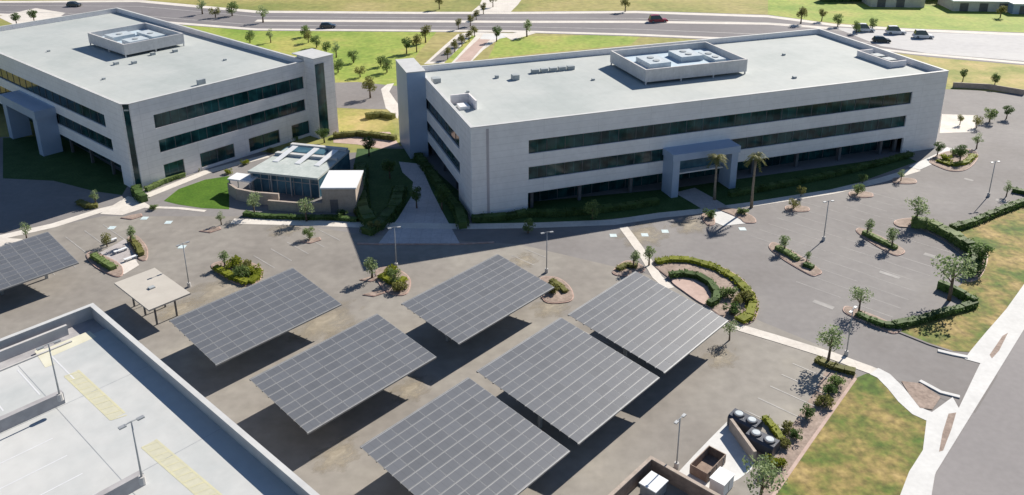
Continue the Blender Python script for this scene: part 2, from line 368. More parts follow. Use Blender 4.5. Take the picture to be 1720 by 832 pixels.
sheet('crossing_pad', [(1195,372),(1198,356),(1218,352),(1250,362),(1252,376),(1215,380)], M['concrete_white'], .046)
# crosswalk walk to the canopies and on to the street
ribbon('crosswalk', [(1047,382),(1062,402),(1082,430),(1104,466),(1125,485)], 1.35, M['concrete'], .040)
ribbon('footpath', [(1180,520),(1222,545),(1300,568),(1400,599),(1440,614),(1462,622),(1482,630),(1502,650),(1520,672),(1540,690),(1562,702)], 1.5, M['concrete'], .05)
ribbon('footpath', [(1468,624),(1484,632),(1504,652),(1522,674),(1542,692),(1565,702)], 1.75, M['concrete_white'], .056)
# street pavement (lower right)
def swv(u): return 13.6
SW = [gr(40,13.6), gr(400,13.6), gr(400,14.6), gr(95.2,15.1)]
sheet('pavement', [gr(20,13.6), gr(400,13.6), gr(400,15.0), gr(96,15.6), gr(92,15.4), gr(84,14.9), gr(78,14.5), gr(70,14.4), gr(20,14.2)], M['concrete_white'], .058, px=False)
sheet('pavement', [(1505,860),(1512,832),(1527,793),(1550,757),(1557,699),(1600,668),(1618,700),(1583,760),(1570,800),(1560,860)], M['concrete_white'], .064)
sheet('pavement', [(1720,478),(1690,520),(1655,560),(1630,590),(1620,604),(1650,612),(1675,590),(1700,545),(1720,512),(1800,420),(1770,410)], M['concrete_white'], .064)
sheet('planting_bed', [(1593,696),(1606,694),(1598,722),(1584,758),(1577,760),(1583,728)], M['mulch'], .072)
sheet('planting_bed', [(1514,641),(1547,645),(1580,668),(1566,689),(1545,686),(1527,663)], M['mulch'], .066)
sheet('planting_bed', [(1662,597),(1684,565),(1693,560),(1678,590),(1666,603)], M['mulch'], .072)
ribbon('kerb', [(1545,641),(1580,660),(1612,668)], .45, M['concrete_white'], .15, z0=0)
ribbon('kerb', [(1575,590),(1600,596),(1625,601)], .5, M['concrete_white'], .15, z0=0)
# big lawns on the right
sheet('lawn', [(1500,553),(1540,541),(1620,514),(1645,508),(1605,485),(1625,470),(1655,455),(1652,430),(1640,410),(1606,392),(1645,375),(1720,343),(1850,292),(2200,330),(1800,400),(1720,480),(1690,520),(1655,560),(1630,592),(1600,590),(1560,577)], M['lawn_dry'], .030)
ribbon('kerb', [(1500,555),(1560,579),(1600,592)], .3, M['asphalt_dark'], .12, z0=0)
sheet('lawn', [(1250,900),(1300,832),(1360,745),(1437,636),(1455,628),(1480,632),(1500,652),(1518,675),(1540,695),(1557,701),(1550,757),(1527,793),(1512,832),(1495,900)], M['lawn_dry'], .030)
sheet('planting_bed', [(1225,900),(1275,832),(1300,775),(1330,715),(1370,655),(1385,625),(1440,630),(1437,636),(1360,745),(1300,832),(1250,900)], M['mulch'], .026)
ribbon('kerb', [(1250,900),(1300,832),(1360,745),(1437,636)], .32, M['pink'], .05, z0=0)
# worn pale patches in the canopy lot: pale surface that breaks up at its edge
def worn_mat():
    m = M['patch'].copy(); n = m.node_tree; b = n.nodes['Principled BSDF']; out = n.nodes['Material Output']
    tc = n.nodes.new('ShaderNodeTexCoord'); ln = n.nodes.new('ShaderNodeVectorMath'); ln.operation = 'LENGTH'; n.links.new(tc.outputs['Object'], ln.inputs[0])
    ns = n.nodes.new('ShaderNodeTexNoise'); ns.inputs['Scale'].default_value = .45; ns.inputs['Detail'].default_value = 6; n.links.new(tc.outputs['Object'], ns.inputs['Vector'])
    a = n.nodes.new('ShaderNodeMath'); a.operation = 'MULTIPLY_ADD'; a.inputs[1].default_value = 9.0; n.links.new(ns.outputs['Fac'], a.inputs[0]); n.links.new(ln.outputs['Value'], a.inputs[2])
    mr = n.nodes.new('ShaderNodeMapRange'); mr.inputs['From Min'].default_value = 5.2; mr.inputs['From Max'].default_value = 8.6; mr.inputs['To Min'].default_value = .9; mr.inputs['To Max'].default_value = 0
    n.links.new(a.outputs[0], mr.inputs['Value'])
    tr = n.nodes.new('ShaderNodeBsdfTransparent'); mx = n.nodes.new('ShaderNodeMixShader')
    n.links.new(mr.outputs[0], mx.inputs[0]); n.links.new(tr.outputs[0], mx.inputs[1]); n.links.new(b.outputs[0], mx.inputs[2]); n.links.new(mx.outputs[0], out.inputs[0])
    return m
M['worn'] = worn_mat()
for (x, y, s_) in ((545,540,1.0),(585,565,.6),(372,486,1.0),(432,500,.7),(566,765,.55),(480,385,.6),(300,520,.6),(925,515,.6),(690,655,.5),(1210,600,.5),(1080,395,.9),(1160,378,.7),(880,438,.5)):
    o = MB().poly([(math.cos(k*math.pi/8)*6,math.sin(k*math.pi/8)*6,0) for k in range(16)],0).build('worn_asphalt', M['worn'])
    o.location = G(x,y)+Vector((0,0,.024+.001*(x%7))); o.scale = (s_*1.25,s_*.85,1); o.rotation_euler = (0,0,GA); tag(o, kind='structure')

# ---------------------------------------------------------------- parking markings
def stripes(name, a0, a1, step, b0, b1, z=.034, wd=.13, m=None):
    mb = MB(); a = a0
    while a <= a1+1e-6:
        mb.strip(gr(a,b0), gr(a,b1), wd, z); a += step
    o = mb.build(name, m or M['paint']); tag(o, kind='structure'); return o
stripes('parking_marking', 68.5, 80, 2.7, 25.8, 30.8)
stripes('parking_marking', 96.3, 113, 2.7, 26.0, 31.0, z=.014, m=M['faint'])
stripes('parking_marking', 96.5, 113, 2.7, 32.5, 38.4, z=.015, m=M['faint'])
stripes('parking_marking', 104.5, 121, 2.7, 39.0, 49, z=.017, m=M['faint'])
stripes('parking_marking', 118.5, 126, 2.7, 24.5, 36.5, z=.019, m=M['faint'])
stripes('parking_marking', 32, 44, 2.7, 112, 122.5)
stripes('parking_marking', 50, 66, 2.7, 92, 97.2)
stripes('parking_marking', 66, 80, 2.7, 66.6, 70.8)
stripes('parking_marking', 104.5, 113, 2.7, 31.0, 32.4, z=.016, m=M['faint'])
stripes('parking_marking', 118, 132, 2.7, 37.5, 43, z=.015, m=M['faint'])
stripes('parking_marking', 16, 30, 2.7, 88, 98)
stripes('parking_marking', 66, 88, 2.7, 48, 52.5, m=M['faint'])
sheet('concrete_pad', [(1582,192),(1640,194),(1636,222),(1578,224)], M['concrete'], .022)
# blue accessible-bay symbols on the asphalt
mb = MB()
for (x, y) in ((243,367),(283,374),(188,383),(306,415),(1030,396),(1083,395),(1117,389),(1247,385)):
    c = G(x,y); mb.poly([c+Vector((dx,dy,0)) for dx,dy in ((-.5,-.5),(.5,-.5),(.5,.5),(-.5,.5))], .036)
tag(mb.build('parking_symbol', M['bluepaint']), kind='structure')
# arrows and stop bars on the right-hand drive
mb = MB()
for (x, y, a, b) in ((1383,512,2.6,.8),(1305,0,0,0),(1494,462,2.6,.7),(1570,432,2.8,.9),(1627,302,1.4,.7),(1690,340,3,1)):
    if a: c = G(x,y); mb.poly([c+GV*(a/2)*i+GU*(b/2)*j for i,j in ((-1,-1),(1,-1),(1,1),(-1,1))], .022)
tag(mb.build('road_marking', M['faint']), kind='structure')

# ---------------------------------------------------------------- planting
def crown_mesh(seed, r, h, clumps, leaves, lsz):
    random.seed(seed); mb = MB()
    for c in range(clumps):
        while True:
            p = Vector((random.uniform(-1,1),random.uniform(-1,1),random.uniform(-1,1)))
            if p.length < 1: break
        cc = Vector((p.x*r*.72, p.y*r*.72, p.z*h*.5*.72)); cr_ = (r*.5+h*.16)*random.uniform(.38,.6)
        for k in range(leaves):
            d = Vector((random.gauss(0,1),random.gauss(0,1),random.gauss(0,1))).normalized()*cr_*random.uniform(.55,1.05)
            d.z *= .75
            mb.leaf(cc+d, lsz)
    return mb
def trunk_mesh(h, r, limbs=4, spread=1.0):
    mb = MB(); top = Vector((.08*h*.3, .05*h*.3, h))
    mb.tube([(0,0,0),(.03,.02,h*.4),top*.75,top], [r*1.3,r,r*.75,r*.4], 7)
    for i in range(limbs):
        a = i*2*math.pi/limbs+random.random()
        b = top*random.uniform(.45,.7)
        e = b+Vector((math.cos(a)*spread, math.sin(a)*spread, h*.35))
        mb.tube([b,(b+e)/2+Vector((0,0,.1)),e],[r*.5,r*.35,r*.15],5)
    return mb
PROTO = {}
def tree_proto(kind, seed, H, r, ch, leafm, cl=16, lv=55, lsz=.3):
    root = empty(kind)
    random.seed(seed)
    trunk_mesh(H-ch*.45, .035*H**.9*.6+.05, 4, r*.5).build('trunk', M['bark'], root, True)
    c = crown_mesh(seed, r, ch, cl, lv, lsz).build('crown', M[leafm], root); c.location = (0,0,H-ch*.5)
    return root
USED = set()
def plant(key, px, py, s=1.0, label='', cat='tree', group=None, loc=None, sz=None):
    if key == 'mid': key = random.choice(('mid','mid','midb','midc'))
    src = PROTO[key]; p = loc if loc is not None else G(px,py)
    k_ = random.uniform(.88,1.15)
    sc_ = (s*k_,s*random.uniform(.88,1.12),s*random.uniform(.86,1.12)) if key != 'palm' else (s,s,s*(sz or 1))
    if key not in USED:
        USED.add(key); src.location = p; src.rotation_euler = (0,0,random.random()*6); src.scale = sc_
        tag(src, label, cat, group); return src
    o = copy_thing(src, p, random.random()*6, sc_, label)
    o['category'] = cat
    if group: o['group'] = group
    elif 'group' in o: del o['group']
    return o
PROTO['pale'] = tree_proto('shade_tree', 11, 4.8, 2.0, 3.0, 'leafpale', 18, 42, .27)
PROTO['pale2'] = tree_proto('shade_tree', 12, 4.8, 2.1, 3.0, 'leafpale', 16, 45, .27)
PROTO['mid'] = tree_proto('small_tree', 13, 3.2, 1.3, 2.9, 'leaf', 20, 50, .24)
PROTO['midb'] = tree_proto('small_tree', 113, 3.6, 1.1, 2.7, 'leafpale', 12, 46, .22)
PROTO['midc'] = tree_proto('small_tree', 114, 2.9, 1.4, 2.3, 'leafolive', 15, 46, .24)
PROTO['slim'] = tree_proto('slim_tree', 14, 3.9, .85, 3.5, 'leafpale', 16, 45, .22)
PROTO['dark'] = tree_proto('dark_tree', 15, 4.2, 1.4, 3.2, 'leafdark', 16, 60, .28)
PROTO['olive'] = tree_proto('olive_tree', 16, 5.5, 1.5, 4.6, 'leafolive', 18, 55, .30)
def shrub_proto(name, seed, r, h, leafm, n=16, lv=40):
    root = empty(name); random.seed(seed); mb = MB()
    for k in range(n):
        a = random.random()*6.28; rr = r*math.sqrt(random.random())*.75
        cc = Vector((math.cos(a)*rr, math.sin(a)*rr, h*random.uniform(.3,.75)))
        for j in range(lv):
            d = Vector((random.gauss(0,1),random.gauss(0,1),random.gauss(0,1))).normalized()*r*.35*random.uniform(.5,1.05)
            q = cc+d; q.z = max(.04, q.z)
            mb.leaf(q, .2)
    mb.build('foliage', M[leafm], root)
    mb = MB()
    for k in range(5):
        a = k*1.3; mb.tube([(0,0,0),(math.cos(a)*r*.3,math.sin(a)*r*.3,h*.6)],[.03,.012],5)
    mb.build('stem', M['bark'], root)
    return root
PROTO['bush'] = shrub_proto('shrub', 21, .9, 1.1, 'leaf')
PROTO['bushdark'] = shrub_proto('shrub', 22, 1.0, 1.3, 'leafdark')
PROTO['bushyellow'] = shrub_proto('shrub', 23, .9, .9, 'leafyellow')
PROTO['busholive'] = shrub_proto('shrub', 24, .9, .9, 'leafolive')
def palm_proto():
    root = empty('palm_tree'); random.seed(31)
    H = 8.6
    MB().tube([(0,0,0),(.1,.02,H*.35),(.12,.05,H*.7),(.1,.08,H)],[.26,.19,.17,.2],9).build('trunk', M['palmbark'], root, True)
    mb = MB()
    for k in range(26):
        a = k*2.4+random.uniform(-.2,.2); el = random.uniform(-.35,1.1); L = random.uniform(1.5,2.1)
        pts = []
        for j in range(6):
            t = j/5; rr = L*t*math.cos(el*.8); z = L*(math.sin(el)*t-0.75*t*t)
            pts.append(Vector((.1+math.cos(a)*rr,.08+math.sin(a)*rr,H+z+.1)))
        side = Vector((-math.sin(a),math.cos(a),0))
        for j in range(5):
            for sg in (-1,1):
                for q in (0,.5):
                    c = pts[j].lerp(pts[j+1],q); tip = c+side*sg*(.55-.06*j)+Vector((math.cos(a)*.25,math.sin(a)*.25,-.22))
                    n = (pts[j+1]-pts[j])*.22
                    mb.add([c-n,c+n,tip],[(0,1,2)])
    mb.build('fronds', M['leafolive'], root)
    return root
PROTO['palm'] = palm_proto()

def hedge(pts, wd, h, leafm, label, px=True, cat='hedge', dens=26, group=None, name='hedge', closed=False):
    P = [G(*p) for p in pts] if px else [Vector(p) for p in pts]
    o0 = P[0].copy(); mb = MB()
    segs = list(zip(P[:-1],P[1:]))
    for a, b in segs:
        a = a-o0; b = b-o0; t = b-a; L = t.length
        if L < .05: continue
        t.normalize(); n = Vector((-t.y,t.x,0))
        k = max(1,int(L/1.2))
        for j in range(k):  # dense inner mass, uneven per metre
            w2 = wd*.33*random.uniform(.85,1.15); hh = h*random.uniform(.72,.88)
            s0 = a+t*(L*j/k+.01); s1 = a+t*(L*(j+1)/k-.01)
            mb.prism([s0-n*w2,s1-n*w2,s1+n*w2,s0+n*w2], .02, hh)
        for j in range(int(L*(wd+h*1.4)*dens)):
            s = random.random()*L
            if math.sin(s*3.1+b.y*1.7) > .93: continue
            c = a+t*s
            lump = .78+.16*math.sin(s*2.1+a.x)*math.sin(s*.9+2)+.12*math.sin(s*4.3+a.y)
            ang = random.uniform(0,math.pi); x = math.cos(ang)*wd*.5; z = abs(math.sin(ang))**.6*h*lump
            if random.random()<.4: z = random.random()*h*lump; x = math.copysign(wd*.5*random.uniform(.85,1.05), x)
            mb.leaf(c+n*x+Vector((0,0,max(.05,z))), .26)
    o = mb.build(name, M[leafm]); o.location = o0; tag(o, label, cat, group); return o

# ---------------------------------------------------------------- office buildings
HB_, DECK = 14.7, 13.75
def window_band(root, axis, a0, a1, at, z0, z1, inward, name='window_band'):
    """long strip window set back in the wall, with sill, mullions and a few lighter blinds"""
    mb = MB(); d = .28*inward
    if axis == 'x': mb.box(a0,a1,min(at+d,at+d*1.3),max(at+d,at+d*1.3),z0,z1)
    else: mb.box(min(at+d,at+d*1.3),max(at+d,at+d*1.3),a0,a1,z0,z1)
    o = mb.build(name, M['glass'] if axis == 'x' else M['glass_y'], root)
    fr = MB(); n = max(1,int(round((a1-a0)/3.0)))
    for i in range(n+1):
        c = a0+(a1-a0)*i/n; c = min(max(c,a0+.04),a1-.04)
        lo, hi = sorted((at+d*.97, at+d*.78))
        if axis == 'x': fr.box(c-.04,c+.04,lo,hi,z0,z1)
        else: fr.box(lo,hi,c-.04,c+.04,z0,z1)
    lo, hi = sorted((at+d*.97, at+d*.78))
    for (q0,q1) in ((z0,z0+.06),(z1-.06,z1)):
        if axis == 'x': fr.box(a0,a1,lo,hi,q0,q1)
        else: fr.box(lo,hi,a0,a1,q0,q1)
    fr.build('mullion_frame', M['darksteel'], o)
    return o
def banded_wall(mb, axis, L, at, th, inward, bands, solid0, solid1, zt=HB_, ground=True):
    """wall of length L with strip openings; bands = [(z0,z1,a0,a1)] from the top down"""
    def bx(a0,a1,z0,z1,d0=0,d1=th):
        lo, hi = sorted((at+d0*inward, at+d1*inward))
        if a1-a0 < 1e-3 or z1-z0 < 1e-3: return
        if axis == 'x': mb.box(a0,a1,lo,hi,z0,z1)
        else: mb.box(lo,hi,a0,a1,z0,z1)
    z = zt
    for (z0,z1,a0,a1) in bands:
        bx(0,L,z1,z)
        bx(0,a0,z0,z1); bx(a1,L,z0,z1)
        z = z0
    bx(0,L,0,z) if z > 0 else None

# ---- right-hand building (local x along the front, y to the back)
RO = Vector((-6.161,115.730,0)); RA = .33755; RL, RW = 88.7, 35.2
rb = empty('office_building', RO, RA, 'long three storey white office block with entrance portal and rooftop screen', 'office building')
mb = MB()
banded_wall(mb,'x',RL,0,.4,1,[(9.45,11.65,9.0,81.3),(5.2,7.3,9.0,80.8),(0,3.05,8.9,81.0)],0,0)
# round off near left corner: facet
o = mb.build('front_wall', M['wall_r'], rb)
mb = MB()
def wy(at, inward, bands, y0, y1):
    m_ = mb
    z = HB_
    lo, hi = sorted((at, at+.4*inward))
    for (z0,z1,a0,a1) in bands:
        m_.box(lo,hi,y0,y1,z1,z)
        if a0 > y0: m_.box(lo,hi,y0,a0,z0,z1)
        if a1 < y1: m_.box(lo,hi,a1,y1,z0,z1)
        z = z0
    if z > 0: m_.box(lo,hi,y0,y1,0,z)
wy(0,1,[(9.0,11.0,6.5,30.0),(4.8,6.8,6.5,30.0),(0,2.9,7.5,30.0)],.4,RW-.4)
mb.build('side_wall', M['wall'], rb)
mb = MB(); wy(RL,-1,[(9.0,11.0,6.5,29.0),(4.8,6.8,6.5,29.0),(.8,2.9,7.5,29.0)],.4,RW-.4)
mb.build('side_wall', M['wall'], rb)
mb = MB(); lo = RW-.4
z = HB_
for (z0,z1) in ((9.45,11.65),(5.2,7.3),(.8,3.0)):
    mb.box(0,RL,lo,RW,z1,z); mb.box(0,9,lo,RW,z0,z1); mb.box(80,RL,lo,RW,z0,z1); z = z0
mb.box(0,RL,lo,RW,0,z)
mb.build('rear_wall', M['wall_r'], rb)
# corner pilaster strip and coping
MB().box(2.32,2.72,-.05,-.003,.3,14.3).build('joint_strip', M['joint'], rb)
mb = MB()
mb.box(-.06,RL+.06,-.06,.46,HB_+.002,HB_+.10); mb.box(-.06,RL+.06,RW-.46,RW+.06,HB_+.002,HB_+.10)
mb.box(-.06,.46,.463,RW-.463,HB_+.002,HB_+.10); mb.box(RL-.46,RL+.06,.463,RW-.463,HB_+.002,HB_+.10)
mb.build('coping', M['coping'], rb)
MB().box(.403,RL-.403,.403,RW-.403,13.5,DECK).build('roof', M['roof'], rb)
# glazing
for (z0,z1,a0,a1) in ((9.45,11.65,9.0,81.3),(5.2,7.3,9.0,80.8)):
    window_band(rb,'x',a0,a1,0,z0,z1,1)
    window_band(rb,'x',9,80,RW,z0,z1,-1)
for (z0,z1) in ((9.0,11.0),(4.8,6.8)):
    window_band(rb,'y',6.5,30,0,z0,z1,1); window_band(rb,'y',6.5,29,RL,z0,z1,-1)
window_band(rb,'y',7.5,29,RL,.8,2.9,-1); window_band(rb,'x',9,80,RW,.8,3.0,-1)
# recessed ground floor: dark glazed wall 3 m back with columns under the edge
gw = MB().box(8.9,81.0,3.0,3.2,0,3.04).build('ground_floor_glazing', M['glass'], rb)
fm = MB()
for i in range(25): fm.box(9.0+i*3-.05,9.0+i*3+.05,2.9,2.998,0,2.9)
fm.box(8.9,81.0,2.9,2.998,2.9,3.0)
fm.build('mullion_frame', M['darksteel'], gw)
MB().box(3.0,3.2,7.5,30,0,2.88).build('ground_floor_glazing', M['glass_y'], rb)
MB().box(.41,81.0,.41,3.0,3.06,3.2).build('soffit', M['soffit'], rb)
for x in (9.9,18,27,50,59,68,77,80.2): 
    MB().box(x-.25,x+.25,.9,1.4,0,3.04).build('column', M['darksteel'], rb)
for y in (12,20,28): MB().box(.8,1.2,y-.2,y+.2,0,2.88).build('column', M['darksteel'], rb)
# stair tower at far left corner
tw = MB(); tw.box(-3.3,-.01,27.4,36.4,0,15.9); tw.build('stair_tower', M['bluemetal'], rb)
MB().box(-3.36,.05,27.3,36.5,15.902,16.05).build('tower_roof', M['coping'], rb)
# entrance portal in blue metal, 3 m proud of the front
pm = MB(); pm.box(32.1,33.3,-3.2,-.003,0,6.3); pm.box(42.8,44.0,-3.2,-.003,0,6.3); pm.box(31.9,44.2,-3.4,-.003,6.303,7.45)
po = pm.build('entrance_portal', M['bluemetal'], rb)
MB().box(33.5,42.6,-.12,-.004,3.3,5.0).build('portal_glazing', M['glassblue'], po)
MB().box(33.5,42.6,-1.3,-.13,3.05,3.28).build('door_canopy', M['wall_r'], po)
# rooftop screen enclosure with equipment inside
sx0,sx1,sy0,sy1 = 35.4,55.8,13.4,27.4
mb = MB(); zt = 16.5
mb.box(sx0,sx1,sy0,sy0+.3,14.25,zt); mb.box(sx0,sx1,sy1-.3,sy1,14.25,zt); mb.box(sx0,sx0+.3,sy0+.3,sy1-.3,14.25,zt); mb.box(sx1-.3,sx1,sy0+.3,sy1-.3,14.25,zt)
for x in (sx0+.1,sx0+7,sx0+13.5,sx1-.35):
    for y in (sy0+.05,sy1-.25): mb.box(x,x+.22,y,y+.2,DECK,14.25)
scr = mb.build('roof_screen', M['screen'], rb)
MB().box(sx0+.31,sx1-.31,sy0+.31,sy1-.31,15.2,15.3).build('screen_floor', M['paleblue'], rb)
mb = MB()
for k,(x,y,a,b,h) in enumerate(((sx0+3,sy0+4,4.2,5.5,1.3),(sx0+10.5,sy0+6,4.5,5.0,1.4),(sx0+16,sy0+3.5,2.2,6,.9))):
    u_ = MB().box(x,x+a,y,y+b,15.302,15.302+h*.7).build('air_handler', M['paleunit'], rb)
    for i in range(2):
        cx, cy = x+a*.5, y+b*(.3+.4*i); MB().tube([(cx,cy,15.303+h*.7),(cx,cy,15.45+h*.7)],[.62,.62],14).build('fan', M['unit'], u_)
# small roof items
def roof_box(root, x0,x1,y0,y1,h, m='unit', name='roof_vent', z=DECK):
    return MB().box(x0,x1,y0,y1,z+.003,z+h).build(name, M[m], root)
roof_box(rb,14.9,16.1,23.8,25,.9); roof_box(rb,12.4,13.0,26,26.6,.5); roof_box(rb,1.2,2.6,26.8,28.4,.8,'unit')
for i in range(5): roof_box(rb,19.6+i*1.75,20.9+i*1.75,26.6,27.5,.7)
roof_box(rb,5.2,5.6,19.5,20,.3); roof_box(rb,28,28.5,19,19.5,.3); roof_box(rb,70,70.5,22,22.5,.35); roof_box(rb,62,62.6,8,8.6,.35)
q_ = MB().box(1.0,4.2,14.6,14.85,DECK,DECK+1.5).box(3.95,4.2,10.6,14.6,DECK,DECK+1.5).build('hatch_screen', M['wall'], rb)
roof_box(rb,1.6,3.2,11.2,13.2,.5,'white','roof_hatch')
q_ = MB().box(83.2,83.45,8.0,17.0,DECK,DECK+1.1).box(83.45,86.8,8.0,8.25,DECK,DECK+1.1).box(83.45,86.8,16.75,17.0,DECK,DECK+1.1).build('hatch_screen', M['wall'], rb)
for y in (10,13): roof_box(rb,84.6,86.4,y,y+2,.8,'unit','roof_unit')

# ---- left-hand building (local x along right face, y along left face)
LO = Vector((-61.387,126.556,0)); LA = .86241; LL, LW = 35.3, 75.2
lb = empty('office_building', LO, LA, 'three storey white office block with dark vertical corner slot, beside the courtyard lawn', 'office building')
mb = MB()
# right (end) face: two strip windows and four wide ground openings
z = HB_; X0 = 1.0
def bx(x0,x1,z0,z1): mb.box(x0,x1,0,.4,z0,z1)
bx(X0,LL,11.95,HB_); bx(X0,4.6,9.6,11.95); bx(34.0,LL,9.6,11.95); bx(X0,LL,7.5,9.6)
bx(X0,4.8,5.3,7.5); bx(33.9,LL,5.3,7.5); bx(X0,LL,3.1,5.3)
ops = [(5.0,8.6),(11.6,18.2),(21.2,27.7),(30.4,34.4)]
px_ = X0
for a,b in ops: bx(px_,a,0,3.1); bx(a,b,0,.5); px_ = b
bx(px_,LL,0,3.1)
mb.build('end_wall', M['wall'], lb)
mb = MB()
def by(at,inward,y0,y1,z0,z1):
    lo, hi = sorted((at,at+.4*inward)); mb.box(lo,hi,y0,y1,z0,z1)
by(0,1,1.0,LW,11.5,HB_); by(0,1,1.0,7.6,9.3,11.5); by(0,1,70,LW,9.3,11.5); by(0,1,1.0,LW,7.5,9.3)
by(0,1,1.0,6.4,5.4,7.5); by(0,1,70,LW,5.4,7.5); by(0,1,1.0,LW,3.4,5.4); by(0,1,1.0,4.5,0,3.4); by(0,1,72,LW,0,3.4)
mb.build('side_wall', M['wall_r'], lb)
mb = MB(); by(LL,-1,.4,LW,11.65,HB_); by(LL,-1,.4,6,9.4,11.65); by(LL,-1,70,LW,9.4,11.65); by(LL,-1,.4,LW,7.3,9.4); by(LL,-1,.4,6,5.2,7.3); by(LL,-1,70,LW,5.2,7.3); by(LL,-1,.4,LW,0,5.2)
mb.build('side_wall', M['wall'], lb)
MB().box(.4,LL-.4,LW-.4,LW,0,HB_).build('rear_wall', M['wall'], lb)
# dark full height slot at the near corner (chamfered glass)
MB().prism([(.35,1.0),(1.0,.35),(1.0,1.0)],0,14.2).prism([(.30,1.0),(1.0,.30),(1.0,.34),(.34,1.0)],14.203,HB_).build('corner_slot', M['glass'], lb)
mb = MB()
mb.box(.9,LL+.06,-.06,.46,HB_+.002,HB_+.10); mb.box(0,LL+.06,LW-.46,LW+.06,HB_+.002,HB_+.10)
mb.box(-.06,.46,.9,LW-.463,HB_+.002,HB_+.10); mb.box(LL-.46,LL+.06,.463,LW-.463,HB_+.002,HB_+.10)
mb.prism([(-.06,.897),(.897,-.06),(.897,.46),(.46,.897)],HB_+.002,HB_+.10)
mb.build('coping', M['coping'], lb)
MB().prism([(.403,.9),(.9,.403),(LL-.403,.403),(LL-.403,LW-.403),(.403,LW-.403)],13.5,DECK).build('roof', M['roof'], lb)
for (z0,z1,a0,a1) in ((9.6,11.95,4.6,34.0),(5.3,7.5,4.8,33.9)): window_band(lb,'x',a0,a1,0,z0,z1,1)
for a,b in ops: window_band(lb,'x',a,b,0,.5,3.1,1,'window')
for (z0,z1,a0,a1) in ((9.3,11.5,7.6,70),(5.4,7.5,6.4,70)): window_band(lb,'y',a0,a1,0,z0,z1,1)
for (z0,z1) in ((9.4,11.65),(5.2,7.3)): window_band(lb,'y',6,70,LL,z0,z1,-1)
MB().box(3.0,3.2,4.5,72,0,3.38).build('ground_floor_glazing', M['glass_y'], lb)
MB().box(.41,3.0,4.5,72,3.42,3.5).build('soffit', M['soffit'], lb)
MB().box(.41,3.2,4.3,4.49,0,3.38).build('ground_floor_pier', M['wall_r'], lb)
for y in (10,18,26,46,54,62): MB().box(.8,1.2,y-.2,y+.2,0,3.38).build('column', M['darksteel'], lb)
pm = MB(); pm.box(-3.4,-.003,27.8,29.6,0,7.0); pm.box(-3.4,-.003,41.6,43.4,0,7.0); pm.box(-3.6,-.003,27.6,43.6,7.003,8.6)
po = pm.build('entrance_portal', M['bluemetal'], lb)
MB().box(-.12,-.004,29.6,41.6,3.5,5.3).build('portal_glazing', M['glassblue'], po)
# glazed tower at the right end
pm = MB(); pm.box(LL+.01,LL+3.6,-3.0,3.4,0,15.6); pm.box(LL-.9,LL+.01,-3.0,-.01,0,15.6); tw = pm.build('stair_tower', M['wall'], lb)
MB().box(LL-1.0,LL+3.7,-3.1,3.5,15.602,15.76).build('tower_roof', M['coping'], lb)
MB().box(LL-.7,LL+1.3,-3.06,-3.003,.4,14.6).build('tower_glazing', M['glass'], tw)
sx0,sx1,sy0,sy1 = 15.8,28.2,31.6,47.0; zt = 16.4
mb = MB()
mb.box(sx0,sx1,sy0,sy0+.3,14.3,zt); mb.box(sx0,sx1,sy1-.3,sy1,14.3,zt); mb.box(sx0,sx0+.3,sy0+.3,sy1-.3,14.3,zt); mb.box(sx1-.3,sx1,sy0+.3,sy1-.3,14.3,zt)
for x in (sx0+.05,(sx0+sx1)/2,sx1-.25):
    for y in (sy0+.05,sy0+7,sy1-.25): mb.box(x,x+.2,y,y+.2,DECK,14.3)
mb.build('roof_screen', M['screen'], lb)
MB().box(sx0+.31,sx1-.31,sy0+.31,sy1-.31,15.1,15.2).build('screen_floor', M['paleblue'], lb)
for (x,y,a,b,h) in ((sx0+2.5,sy0+2.5,4,3.6,1.2),(sx0+2,sy0+8.5,4.5,4,1.3),(sx0+8,sy0+4,2.6,7,.9)):
    u_ = MB().box(x,x+a,y,y+b,15.202,15.202+h*.7).build('air_handler', M['paleunit'], lb)
    MB().tube([(x+a/2,y+b/2,15.203+h*.7),(x+a/2,y+b/2,15.33+h*.7)],[.6,.6],14).build('fan', M['unit'], u_)
for (x,y) in ((12,28),(14.5,26),(20,29.4),(24,28.2)): roof_box(lb,x,x+.8,y,y+.8,.5)
roof_box(lb,15.2,16.6,4.0,4.6,.9,'unit'); roof_box(lb,6,6.5,20,20.5,.3); roof_box(lb,27,27.5,15,15.5,.3); roof_box(lb,8,8.5,48,48.5,.3)

# ---------------------------------------------------------------- garden pavilion between the buildings
PA = R(-14.5); PO = Vector((-42.9,126.2,0))
pv = empty('pavilion', PO, PA, 'low glass fronted courtyard pavilion with grey roof and white sloping fins', 'pavilion')
PL, PD, PH = 12.4, 12.6, 3.7
MB().box(.3,PL-.3,.8,PD-.3,0,PH-.35).build('glass_wall', M['glassblue'], pv)
fm = MB()
for i in range(9): fm.box(.3+i*(PL-.7)/8,.4+i*(PL-.7)/8,.7,.797,0,PH-.36)
fm.box(.3,PL-.3,.68,.795,2.2,2.32); fm.build('window_frame', M['steel'], pv)
MB().prism([(0,0),(PL,0),(PL-.3,PD),(1.2,PD)],PH-.34,PH).build('roof', M['pavroof'], pv)
MB().prism([(0.8,7.4),(PL-.2,7.4),(PL-.4,8.2),(.9,8.2)],PH+.003,PH+.45).prism([(1.4,11.6),(PL-.5,11.6),(PL-.5,12.4),(1.4,12.4)],PH+.003,PH+.5).build('roof_beam', M['coping'], pv)
